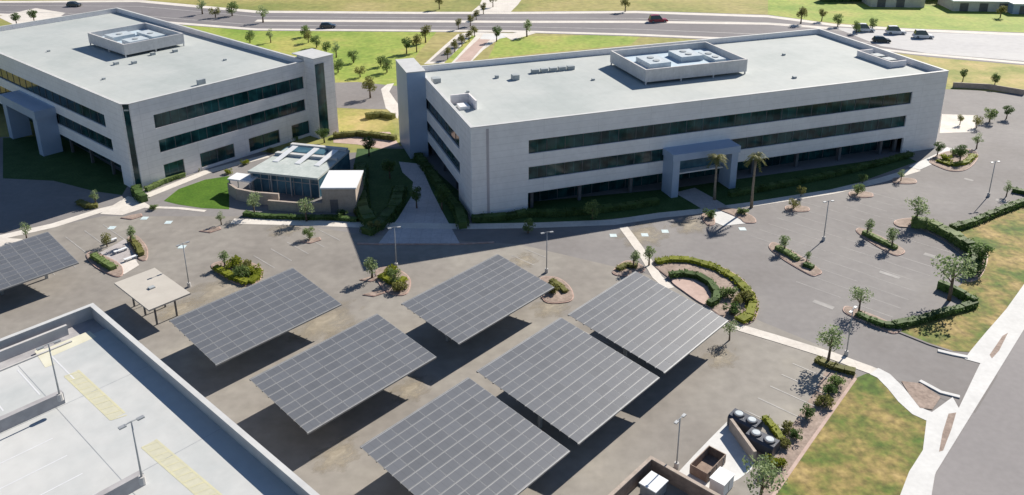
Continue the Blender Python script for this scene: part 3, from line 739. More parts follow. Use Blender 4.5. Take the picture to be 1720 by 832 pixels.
for i,x in enumerate((2.4,6.4,9.9)):
    mb = MB(); mb.add([(x-.5,4.6,PH+.1),(x+.5,4.6,PH+.1),(x+1.6,9.6,PH+1.1),(x+.6,9.6,PH+1.1),(x-.5,4.6,PH+.01),(x+.5,4.6,PH+.01),(x+1.6,9.6,PH+1.0),(x+.6,9.6,PH+1.0)],
        [(0,1,2,3),(7,6,5,4),(0,4,5,1),(1,5,6,2),(2,6,7,3),(3,7,4,0)]); mb.build('roof_fin', M['white'], pv)
MB().box(3.0,8.8,9.0,11.2,PH+.003,PH+.3).build('skylight', M['glassblue'], pv)
for x in (.4,3.9,7.4,10.8): MB().box(x,x+.18,.1,.28,0,PH-.345).build('post', M['steel'], pv)
# solid block at its right
kb = empty('service_block', (-29.3,118.3,0), R(0), 'brown block walled annex with white flat roof at right of the glass pavilion', 'annex')
MB().box(0,5.2,0,6.6,0,4.0).build('wall', M['brownwall'], kb)
MB().box(-.15,5.35,-.15,6.75,4.003,4.25).build('roof', M['white'], kb)
MB().box(1.2,2.4,-.05,-.003,0,2.2).build('door', M['darksteel'], kb)
# low garden walls in front of the pavilion
def wall_thing(pts, wd, h, m, label, cat='garden wall', name='garden_wall'):
    P = [G(*p) for p in pts]; o0 = P[0].copy(); mb = MB()
    for i in range(len(P)-1):
        a = P[i]-o0; b = P[i+1]-o0; t = (b-a).normalized(); n = Vector((-t.y,t.x,0))*wd/2
        mb.prism([a-n,b-n,b+n,a+n], 0, h)
    o = mb.build(name, m); o.location = o0; tag(o, label, cat); return o
wall_thing([(386,326),(400,336),(430,342),(470,345)], .4, 2.0, M['brownwall'], 'grey brown garden wall left of the glass pavilion')
wall_thing([(452,352),(500,356),(545,356)], .4, 1.6, M['brownwall'], 'low brown wall in front of the glass pavilion')
wr = empty('garden_shelter', G(410,322), R(-17), 'small flat white shelter roof beside the bright green lawn', 'shelter')
MB().box(-2,2.2,-1.2,1.4,2.3,2.55).build('roof', M['white'], wr)
for (x,y) in ((-1.8,-1),(2,-1),(-1.8,1.2),(2,1.2)): MB().box(x-.08,x+.08,y-.08,y+.08,0,2.3).build('post', M['steel'], wr)

# ---------------------------------------------------------------- solar canopies
CT = R(6.65); CZ = 3.08
def panel_mesh(a, b):
    mb = MB(); fr = .03
    mb.box(0,a,0,b,0,.035,1)
    mb.add([(fr,fr,.038),(a-fr,fr,.038),(a-fr,b-fr,.038),(fr,b-fr,.038)],[(0,1,2,3)],0)
    me = bpy.data.meshes.new('solar_panel'); me.from_pydata(mb.v,[],mb.f); me.materials.append(M['cell']); me.materials.append(M['cellframe'])
    me.polygons.foreach_set('material_index', mb.m); me.update(); return me
def canopy(s, t, L, W, nx, ny, label):
    root = empty('solar_canopy', gr(s,t), GA, label, 'solar canopy', 'solar panel canopies over the parking bays')
    a, b = L/nx, W/ny
    me = panel_mesh(a-.02, b-.10)
    ct, st = math.cos(CT), math.sin(CT)
    for j in range(ny):
        for i in range(nx):
            o = bpy.data.objects.new('solar_panel', me); COL.objects.link(o); o.parent = root
            y = j*b+.05
            o.location = (i*a+.015, y*ct, CZ+y*st); o.rotation_euler = (CT,0,0)
    # purlins (light steel showing between panel rows), beams, columns
    mb = MB()
    def slope(x0,x1,y0,y1,d0,d1):
        P = []
        for d in (d0,d1):
            for (x,y) in ((x0,y0),(x1,y0),(x1,y1),(x0,y1)): P.append((x, y*ct-d*st, CZ+y*st+d*ct))
        return P
    F = [(0,3,2,1),(4,5,6,7),(0,1,5,4),(1,2,6,5),(2,3,7,6),(3,0,4,7)]
    for j in range(ny+1):
        y = j*b; mb.add(slope(0,L,y-.06,y+.06,-.14,-.004), F)
    mb.build('purlins', M['panelframe'], root)
    nb = 3
    for i in range(nb):
        x = L*(i+.5)/nb
        mb = MB(); mb.add(slope(x-.12,x+.12,.4,W-.4,-.5,-.145), F); mb.build('beam', M['steel'], root)
        yc = W*.5; MB().box(x-.16,x+.16,yc*ct-.16,yc*ct+.16,0,CZ+yc*st-.5).build('column', M['steel'], root)
    mb = MB(); mb.add(slope(0,L,-.13,-.065,-.16,.03), F); mb.add(slope(0,L,W+.065,W+.13,-.16,.03), F); mb.build('edge_trim', M['panelframe'], root)
    return root
canopy(34.2,73.7,16.1,9.75,10,9, 'solar panel canopy nearest the white square shelter roof')
canopy(34.5,57.7,16.2,9.65,10,9, 'solar panel canopy alongside the garage parapet, second from the white square roof')
canopy(53.95,57.65,16.2,9.35,10,9, 'solar panel canopy right of the small round planting island, topmost of the middle pair')
canopy(50.3,38.2,13.3,12.95,8,12, 'middle canopy of the front row of three, between two wide panel arrays')
canopy(64.6,38.25,13.2,12.7,8,12, 'solar panel canopy at the far end of the front row, touching the oval hedge plaza')
canopy(35.6,38.2,13.45,12.85,8,12, 'nearest solar panel canopy, cut by the bottom edge of the picture')
canopy(17.6,107.1,16.0,9.6,10,9, 'solar panel canopy at the far left edge, above the parking garage')

# elevated white shelter roof
ws = empty('equipment_shelter', gr(34.3,88.9), GA, 'square shelter with plain pale flat roof between garage and canopies', 'shelter')
MB().box(0,5.15,0,9.2,3.05,3.25).build('roof', M['shelterroof'], ws)
for x in (1.3,3.8):
    for y in (1.6,4.6,7.6): MB().box(x-.09,x+.09,y-.09,y+.09,0,3.04).build('post', M['darksteel'], ws)
MB().box(2.2,2.9,4.3,4.9,3.253,3.42).build('roof_vent', M['unit'], ws)

# ---------------------------------------------------------------- parking garage (local x along GU, y along GV, corner at 0,0)
GO = Vector((-40.10,70.25,0)); gg = empty('parking_garage', GO, GA, 'pale concrete parking garage with white top deck, lower left', 'parking garage')
GH, GD = 13.34, 12.3
W_, D_ = 62.0, 66.0
MB().box(-W_,-.35,-D_,-3.4,GD-.5,GD).build('top_deck', M['deck'], gg)
MB().box(-W_,-.35,-3.39,-.35,GD-.5,GD-.25).build('deck_walkway', M['gwalk'], gg)
mb = MB()
mb.box(-.34,0,-D_,0,GD-1.2,GH); mb.box(-W_,-.343,-.34,0,GD-1.2,GH)
mb.box(-W_,-W_+.34,-D_,-.343,GD-1.2,GH)
mb.build('parapet', M['gwall'], gg)
mb = MB(); mb.box(-.40,.05,-D_,.05,GH+.002,GH+.07); mb.box(-W_,-.403,-.40,.05,GH+.002,GH+.07); mb.build('coping', M['coping'], gg)
MB().box(-14,-3.0,-1.5,-1.2,GD-.24,GD+.75).build('guard_wall', M['gwall'], gg)
MB().box(-W_,-3.4,-3.39,-3.2,GD-.24,GD+.12).build('kerb', M['gwall'], gg)
for lv in (0,3.2,6.3,9.3):
    mb = MB(); mb.box(-.34,-.01,-D_,-.01,lv,lv+1.35); mb.box(-W_,-.343,-.34,-.01,lv,lv+1.35); mb.build('spandrel', M['gwall'], gg)
    if lv: MB().box(-W_,-.36,-D_,-.36,lv-.3,lv-.02).build('floor_slab', M['gwalk'], gg)
for k in range(9):
    MB().box(-.9,-.36,-k*8-.9,-k*8-.36,0,GD-.5).build('column', M['gwall'], gg)
    if k: MB().box(-k*7.5-.4,-k*7.5+.1,-.9,-.36,0,GD-.5).build('column', M['gwall'], gg)
def GL(px,py,z=GD):  # garage-local point of a deck pixel
    d = G(px,py,z)-GO; return Vector((d.dot(GU), d.dot(GV), z))
# barrier walls of the ramp well
p = GL(108,675,GD); b1 = MB().box(p.x-22,p.x,p.y-.25,p.y+.25,GD+.002,GD+1.05).build('ramp_barrier', M['gwalk'], gg)
p = GL(242,812,GD); b2 = MB().box(p.x-22,p.x,p.y-.25,p.y+.25,GD+.002,GD+1.05).build('ramp_barrier', M['gwalk'], gg)
def deckmark(name, a, b, n, wd, m):
    A = GL(*a); B = GL(*b); t = (B-A); L = t.length; t.normalize(); nn = Vector((-t.y,t.x,0)); mb = MB()
    for sd in (-wd/2, wd/2): mb.strip(A+nn*sd, B+nn*sd, .16, GD+.008)
    for i in range(n+1):
        c = A+t*L*i/n; mb.strip(c-nn*wd/2+t*.0, c+nn*wd/2+t*.35, .13, GD+.012)
    mb.build(name, m, gg)
    mb2 = MB(); mb2.strip(A, B, wd, GD+.004); mb2.build('painted_band', M['palepaint'], gg)
deckmark('hatch_marking', (120,627), (198,700), 9, 1.1, M['yellow'])
deckmark('hatch_marking', (250,745), (372,850), 12, 1.1, M['yellow'])
mb = MB(); mb.poly([GL(62,592),GL(150,556),GL(162,566),GL(75,604)],GD+.006); mb.poly([GL(58,590),GL(72,584),GL(92,612),GL(76,618)],GD+.009); mb.build('painted_area', M['cream'], gg)
mb = MB()
for i in range(16):
    x = -5.5-i*2.75
    mb.strip((x,-4.2),(x,-9.2),.12,GD+.007)
mb.build('bay_marking', M['paintdeck'], gg); mb = MB()
for i in range(18):
    y = -15.5-i*2.75
    for (x0,x1) in ((-14.5,-9.6),(-15.5,-20.4)):
        mb.strip((x0,y),(x1,y),.11,GD+.007)
mb.build('bay_marking', M['paintdeck'], gg)
mb = MB()
for x in (-8,-24,-40): mb.strip((x,-3.6),(x,-D_),.05,GD+.005)
for y in (-12,-24,-36,-48): mb.strip((-.5,y),(-W_,y),.05,GD+.005)
mb.build('deck_joint', M['steel'], gg)

# ---------------------------------------------------------------- vehicles
def car(px, py, rz, paint, label, kind='suv', L=4.7, Wd=1.9, H=1.65, cat='car', roofm=None, group=None):
    root = empty('car' if kind == 'suv' else kind, G(px,py), rz, label, cat, group)
    def section(prof, w0, w1, mi_side, name, m, parent=root):
        # prof: (x,z) closed outline, extruded across y with taper
        mb = MB(); n = len(prof)
        zs = [z for x,z in prof]; z0, z1 = min(zs), max(zs)
        def hw(z): return w0+(w1-w0)*(z-z0)/(z1-z0)
        A = [(x,-hw(z),z) for x,z in prof]; B = [(x,hw(z),z) for x,z in prof]
        mb.add(A+B, [tuple(range(n)), tuple(range(2*n-1,n-1,-1))]+[(i,n+i,n+(i+1)%n,(i+1)%n) for i in range(n)])
        o = mb.build(name, m, parent); return o
    h = L/2
    body = section([(-h,.35),(-h+.05,.75),(-h+.2,.98),(-.9,1.02),(1.0,1.0),(h-.35,.92),(h-.05,.72),(h,.38),(h-.2,.25),(-h+.2,.25)], Wd/2, Wd/2-.12, 0, 'body', M[paint])
    section([(-h+.25,.985),(-h+.55,H-.08),(-.9,H),(.3,H-.04),(1.25,1.0)], Wd/2-.13, Wd/2-.33, 0, 'cabin_glass', M['carglass'])
    rp_ = section([(-h+.62,H-.075),(-.9,H+.015),(.22,H-.02),(.1,H-.06),(-.9,H-.04)], Wd/2-.31, Wd/2-.35, 0, 'roof_panel', M[paint])
    if roofm: MB().box(-1.0,.15,-.5,.5,H+.0,H+.035).build('sunroof', M[roofm], rp_)
    mb = MB()
    for x in (-L*.30, L*.31):
        for sg in (-1,1):
            y = sg*(Wd/2-.1)
            wo = MB().tube([(x,y-.1,.34),(x,y+.1,.34)],[.34,.34],16).build('wheel', M['rubber'], root)
            MB().tube([(x,y-.115,.34),(x,y+.115,.34)],[.19,.19],10).build('rim', M['steel'], wo)
    for sg in (-1,1):
        MB().box(h-.12,h-.02,sg*.62-.16,sg*.62+.16,.62,.74).build('headlight', M['lamp_y'], root)
        MB().box(-h-.01,-h+.06,sg*.68-.12,sg*.68+.12,.7,.86).build('tail_light', M['tail'], root)
    return root
def cooler(px, py, label):
    root = empty('cooling_unit', G(px,py), GA+R(90), label, 'cooling unit')
    mb = MB(); a, b, h, c = 1.45, .85, 1.25, .22   # long body with chamfered top edges
    prof = [(-b,.12),(b,.12),(b,h-c),(b-c,h),(-b+c,h),(-b,h-c)]
    n = len(prof); mb.add([(-a,y,z) for y,z in prof]+[(a,y,z) for y,z in prof], [tuple(range(n-1,-1,-1)),tuple(range(n,2*n))]+[(i,(i+1)%n,n+(i+1)%n,n+i) for i in range(n)])
    mb.build('body', M['unitdark'], root)
    for x in (-.7,.7):
        f = MB().tube([(x,0,h+.003),(x,0,h+.16)],[.58,.52],20).build('fan_cowl', M['unitdark'], root)
        MB().tube([(x,0,h+.163),(x,0,h+.2)],[.40,.34],20).build('fan_grille', M['paleunit'], f)
    for x in (-1.1,1.1): MB().box(x-.12,x+.12,-.8,.8,0,.118).build('foot', M['gwall'], root)
cooler(1250,719,'dark cooling unit with pale fans beside the yellow green hedge, upper of the pair')
cooler(1279,752,'dark cooling unit with pale fans nearest the shrubs, lower of the pair')
car(551,47,R(4),'carblue','dark car driving on the highway behind the green meadow')
car(1105,37,R(6),'carred','red truck on the highway beyond the long roof','pickup_truck',5.8,2.1,2.2,'truck')
car(125,11,R(-10),'carblack','small dark car at top left, on the highway behind the left roof')
car(1480,71,R(-10),'carblack','dark car on the bright road bend behind the right corner of the long building')

for k,(x,y,l) in enumerate(((1452,53,'leftmost white van on the road bend beyond the long roof'),(1504,57,'white van right of the first one on the road bend'),(1550,64,'rightmost pale van on the road bend, beside the bright road'))):
    car(x,y,R(-8),'carwhite',l,'van',5.4,2.0,2.3,'van')
# ---------------------------------------------------------------- lamp posts
def lamp(loc, h, label, rz=0, heads=2):
    root = empty('street_lamp', loc, rz, label, 'lamp post', 'twin head lamp posts')
    MB().tube([(0,0,0),(0,0,.6)],[.24,.22],10).build('base', M['gwall'], root)
    MB().tube([(0,0,.6),(0,0,h*.5),(0,0,h)],[.075,.065,.05],8).build('pole', M['steel'], root, True)
    mb = MB(); mb.tube([(-.45,0,h-.04),(0,0,h),(.45,0,h-.04)],[.04,.045,.04],6); mb.build('arm', M['steel'], root)
    for sg in ((-1,1) if heads == 2 else (1,)):
        MB().box(sg*.62-.24,sg*.62+.24,-.14,.14,h-.13,h-.03).build('lamp_head', M['steel'], root)
    return root
lamp(G(318,482),6.3,'lamp post in the lane between round island and white square roof',GA)
lamp(G(666,449),6.0,'lamp post standing in the long building shadow beside the courtyard',.3)
lamp(G(918,458),6.0,'lamp post just beyond the topmost middle solar canopy',.3)
lamp(G(1383,404),6.2,'lamp post on the right parking lot between the hedge islands',.3)
lamp(G(1421,597),6.0,'lamp post beside the curving white footpath and street lawn',GA)
lamp(G(1136,786),5.6,'nearest ground lamp post, in the lane beside the white pad',GA)
lamp(G(102,672,GD+1.05)+Vector((0,0,0)),5.2,'lamp post on the upper ramp barrier of the garage deck',GA)
lamp(G(240,812,GD+1.05),5.2,'lamp post on the lower ramp barrier of the garage deck',GA)
lamp(G(1660,290+40),6.0,'lamp post at the far right of the parking lot by the long hedge',.3)

# ---------------------------------------------------------------- service yard at the lower right
sheet('concrete_pad', [(1128,806),(1165,766),(1194,736),(1222,708),(1270,768),(1262,790),(1240,806),(1200,826),(1160,815)], M['concrete_white'], .036)
wl = [G(1224,722), G(1264,778)]
mb = MB(); a = wl[0]; t = (wl[1]-wl[0]).normalized(); n = Vector((-t.y,t.x,0))
mb.prism([Vector((0,0,0)), wl[1]-a, wl[1]-a+n*.3, n*.3], 0, 1.3)
o = mb.build('screen_wall', M['brownwall']); o.location = a; tag(o, 'short tan wall casting a blue shadow on the white concrete pad', 'wall')
te = empty('trash_enclosure', gr(54.9,33.0), GA, 'brown block walled enclosure at the bottom edge, holding a white bin', 'enclosure')
MB().box(-.25,0,-7.0,-.003,0,1.5).build('wall', M['brown'], te); MB().box(-7,0,0,.25,0,1.5).build('wall', M['brown'], te)
MB().box(-.3,.05,-7.0,.3,1.502,1.6).box(-7,-.302,-.05,.3,1.502,1.6).build('coping', M['brownwall'], te)
bn = empty('waste_bin', gr(52.6,31.4), GA, 'white lidded waste bin inside the brown enclosure', 'bin')
MB().prism([(-.9,-.8),(.9,-.8),(.9,.8),(-.9,.8)],.1,1.25).build('body', M['steel'], bn)
MB().box(-1,1,-.9,.9,1.253,1.36).build('lid', M['white'], bn)
for x in (-.7,.7): MB().tube([(x,-.1,.1),(x,.1,.1)],[.1,.1],8).build('wheel', M['rubber'], bn)
db = empty('skip_container', gr(58.6,29.4), GA, 'dark brown open container standing on the white concrete pad', 'container')
mb = MB(); mb.box(-1.7,1.7,-.9,.9,.12,.2)
mb.box(-1.7,1.7,-.9,-.82,.2,1.1); mb.box(-1.7,1.7,.82,.9,.2,1.1); mb.box(-1.7,-1.62,-.82,.82,.2,1.1); mb.box(1.62,1.7,-.82,.82,.2,1.1); mb.build('body', M['brown'], db)
mb = MB()
for x in (-1.2,0,1.2): mb.box(x-.05,x+.05,-.96,-.903,.2,1.05)
mb.build('rib', M['darksteel'], db)
for x in (-1.4,1.4): MB().tube([(x,-.7,.1),(x,.7,.1)],[.1,.1],8).build('roller', M['rubber'], db)
cb = empty('utility_cabinet', gr(57.2,27.2), GA, 'pale green utility cabinet under the tree at the white pad', 'cabinet')
MB().box(-.9,.9,-.7,.7,.1,1.4).build('body', M['white'], cb); MB().box(-.95,.95,-.75,.75,1.403,1.46).build('lid', M['white'], cb)
MB().box(-.02,.02,-.72,-.703,.2,1.35).build('door_gap', M['darksteel'], cb)

# ---------------------------------------------------------------- islands with kerbs and hedges
def island(pts, m='mulch', kerb=True, curved=True, z=.15):
    P = [G(*p) for p in pts]
    if curved: P = smooth(P, 5)
    c = sum(P, Vector())/len(P)
    if kerb:
        Q = [c+(p-c)*(1+.15/max(.6,(p-c).length)) for p in P]
        o = MB().prism(Q, 0, .12).build('kerb', M['redkerb']); tag(o, kind='structure')
    o = MB().prism(P, .01 if z > .16 else 0, z).build('planting_bed', M[m]); tag(o, kind='structure')
# oval plaza
island([(1098,444),(1120,436),(1160,436),(1205,448),(1240,466),(1264,492),(1272,515),(1266,538),(1246,546),(1222,540),(1195,520),(1160,490),(1125,468)])
island([(1128,474),(1150,470),(1180,478),(1205,497),(1200,515),(1180,512),(1150,492)], 'pink', False, z=.172)
hedge([(1102,444),(1124,439),(1158,440),(1200,452),(1233,470),(1255,492),(1264,515),(1258,534),(1242,543)],1.5,.75,'leafyellow','curved yellow green hedge round the oval plaza at the canopy tip')
hedge([(1124,467),(1148,464),(1172,468),(1192,480),(1204,497),(1202,510),(1190,516)],1.2,1.0,'leafdark','dark green inner hedge curling inside the oval plaza')
# right parking lot islands
island([(1294,412),(1310,412),(1374,452),(1372,462),(1355,460),(1300,425)])
hedge([(1304,419),(1325,430),(1340,440)],1.1,.8,'leaf','short hedge on the parking island nearest the oval plaza')
hedge([(1350,447),(1366,453)],1.1,.8,'leafdark','stub of dark hedge at the lower end of the parking island nearest the oval plaza')
island([(1440,386),(1456,388),(1514,418),(1512,428),(1494,426),(1446,396)])
hedge([(1450,394),(1478,408),(1505,421)],1.1,.8,'leaf','straight hedge on the middle parking island right of the lamp post')
island([(1418,520),(1432,518),(1500,546),(1512,556),(1496,560),(1470,548),(1426,530)])
hedge([(1440,531),(1462,542),(1484,550),(1505,551)],1.1,.8,'leafdark','dark hedge on the kerb tip beside the right driveway')
hedge([(1500,551),(1540,542),(1580,531),(1616,521),(1638,514)],1.2,.9,'leafdark','straight dark hedge closing the lower side of the right parking lot')
hedge([(1638,514),(1620,504),(1600,494),(1575,484)],1.1,1.3,'leafdark','short diagonal hedge beneath the large pale tree by the lawn')
hedge([(1598,388),(1630,379),(1665,364),(1700,350),(1725,341),(1800,315)],1.3,1.1,'leafdark','long straight hedge between the right lot and the upper street lawn')
island([(1505,372),(1540,368),(1580,378),(1615,400),(1655,425),(1652,455),(1640,470),(1622,472),(1625,450),(1615,430),(1585,405),(1545,385),(1510,382)])
hedge([(1530,380),(1558,384),(1578,392),(1600,404),(1618,418)],2.0,1.7,'leaf','curving green hedge along the top corner of the right parking lot')
hedge([(1618,418),(1640,432),(1638,450),(1626,466)],2.2,1.8,'leafdark','dark curving hedge end beside the street lawn, below the green one')
for lx in ((1700,322,1740,330),):
    hedge([(lx[0],lx[1]),(lx[2],lx[3])],1.2,.9,'leafdark','small hedge at the right edge of the picture above the long hedge')
# islands in front of the long building
for (x,y) in ((1333,352),(1440,328),(1513,305)):
    island([(x-12,y-4),(x+2,y-5),(x+22,y-3),(x+24,y+3),(x+6,y+4),(x-10,y+3)])
island([(1562,270),(1590,256),(1630,252),(1642,264),(1625,284),(1600,288),(1575,280)],'mulch')
hedge([(1575,272),(1598,280),(1622,276),(1636,263)],1.3,.7,'leafyellow','yellow green hedge ring at the right end of the long building')
island([(1206,352),(1230,352),(1262,364),(1268,374),(1250,374),(1240,366)],'mulch')
island([(1180,362),(1194,360),(1200,376),(1188,378)],'mulch')
# left lot islands
island([(356,448),(375,440),(410,440),(438,452),(436,470),(420,480),(400,478),(375,464)])
hedge([(362,452),(380,462),(400,472),(418,478),(432,468),(434,456)],1.4,.7,'leafyellow','yellow green hedge round the planting island right of the white square roof')
island([(632,458),(650,450),(675,458),(688,472),(684,492),(668,496),(645,486)])
hedge([(640,466),(652,474),(668,480),(680,470)],1.3,.7,'leafyellow','yellow green hedge on the island between the two upper canopies')
island([(908,470),(935,468),(955,482),(962,500),(950,508),(915,506)])
hedge([(925,474),(940,482),(950,494)],1.0,.6,'leafolive','thin olive hedge on the kerbed island beside the topmost middle canopy')
island([(1030,458),(1052,440),(1075,446),(1080,456),(1050,464)])
hedge([(1038,456),(1052,448),(1070,452)],1.0,.7,'leafolive','small olive hedge at the foot of the white crosswalk')
island([(146,430),(160,425),(200,445),(205,462),(190,464),(158,446)])
hedge([(156,433),(172,442),(192,455)],1.2,.8,'leaf','green hedge left of the small grey garden court')
island([(215,402),(230,398),(246,418),(246,436),(234,436),(222,420)])
hedge([(222,406),(232,418),(238,432)],1.0,.8,'leafolive','olive hedge right of the small grey garden court')
sheet('courtyard_paving', [(168,425),(210,402),(228,432),(232,446),(205,458),(186,440)], M['paver'], .05)
sheet('courtyard_paving', [(196,446),(222,430),(234,446),(208,462)], M['concrete'], .055)
for (x,y,lb_) in ((186,408,'pale bench at the top of the small grey court'),(203,424,'pale bench in the middle of the small grey court'),(220,437,'pale bench at the lower end of the small grey court')):
    r_ = empty('bench', G(x,y), GA, lb_, 'bench', 'benches of the small grey court')
    MB().box(-.9,.9,-.25,.25,.38,.46).build('seat', M['white'], r_)
    for sx in (-.7,.7): MB().box(sx-.1,sx+.1,-.2,.2,0,.378).build('leg', M['gwall'], r_)
for (x,y) in ((350,388),(518,406),(218,366),(620,470),(625,495)):
    island([(x-14,y+1),(x+2,y-3),(x+18,y-6),(x+20,y-2),(x+4,y+3)],'mulch',True,False)
# strip of shrubs along the lower right lawn
for k,(x,y,key,s,lb_) in enumerate(((1404,648,'bush',1.1,'green shrub at the top of the planting strip, near the footpath'),(1392,664,'bushdark',1.0,'dark shrub just below the top one in the planting strip'),(1384,680,'busholive',1.1,'olive shrub by the parking bays, third down the planting strip'),
    (1354,700,'bushdark',.9,'lone dark shrub halfway down the planting strip'),(1322,724,'busholive',1.0,'olive shrub above the dark cooling units'),(1338,738,'bushdark',.8,'small dark shrub against the lawn edge beside the cooling units'),
    (1316,748,'busholive',1.0,'olive shrub directly right of the lower cooling unit'),(1303,782,'bushyellow',1.0,'bright yellow green shrub below the cooling units'),(1290,796,'bushdark',.9,'dark shrub under the tree at the bottom of the planting strip'))):
    plant(key,x,y,s,lb_,'shrub')
hedge([(1283,704),(1296,718),(1308,734),(1313,745)],.9,.6,'leafyellow','thin yellow green hedge between the cooling units and the shrubs')
hedge([(1370,606),(1392,616),(1418,624),(1436,628)],1.2,.6,'leafolive','olive hedge beside the curving footpath at the planting strip top')
# hedges along the long building
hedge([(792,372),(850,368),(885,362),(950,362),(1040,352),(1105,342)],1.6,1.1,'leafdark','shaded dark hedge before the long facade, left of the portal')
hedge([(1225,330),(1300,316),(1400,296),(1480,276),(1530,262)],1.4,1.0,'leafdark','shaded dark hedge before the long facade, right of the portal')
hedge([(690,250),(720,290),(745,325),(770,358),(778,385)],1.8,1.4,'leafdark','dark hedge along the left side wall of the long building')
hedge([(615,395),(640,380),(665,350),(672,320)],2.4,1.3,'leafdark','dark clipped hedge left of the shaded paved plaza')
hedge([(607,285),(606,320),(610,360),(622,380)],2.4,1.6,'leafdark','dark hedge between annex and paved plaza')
hedge([(246,322),(275,308),(310,296)],1.1,.9,'leaf','green hedge at the foot of the left building end wall')
hedge([(330,288),(365,274),(405,262)],1.1,.8,'leafolive','olive hedge under the middle windows of the left building')
hedge([(420,254),(455,244),(500,234)],1.2,.9,'leaf','green hedge under the last windows of the left building')
hedge([(228,322),(236,336),(244,340)],1.6,1.4,'leafdark','dark shrub mass at the near corner of the left building')
hedge([(410,362),(450,366),(500,368),(560,368),(600,372)],1.2,.7,'leafdark','low dark hedge in front of the brown garden walls')
hedge([(132,342),(150,350),(165,348)],1.2,.8,'leafolive','short olive hedge where the shaded lot meets the sunlit footpath')
hedge([(560,232),(600,228),(640,232),(665,236)],1.6,1.2,'leafolive','olive hedge at the back of the courtyard between the buildings')
hedge([(615,200),(640,196),(662,200)],1.8,1.3,'leafolive','round olive hedge island between the two stair towers')

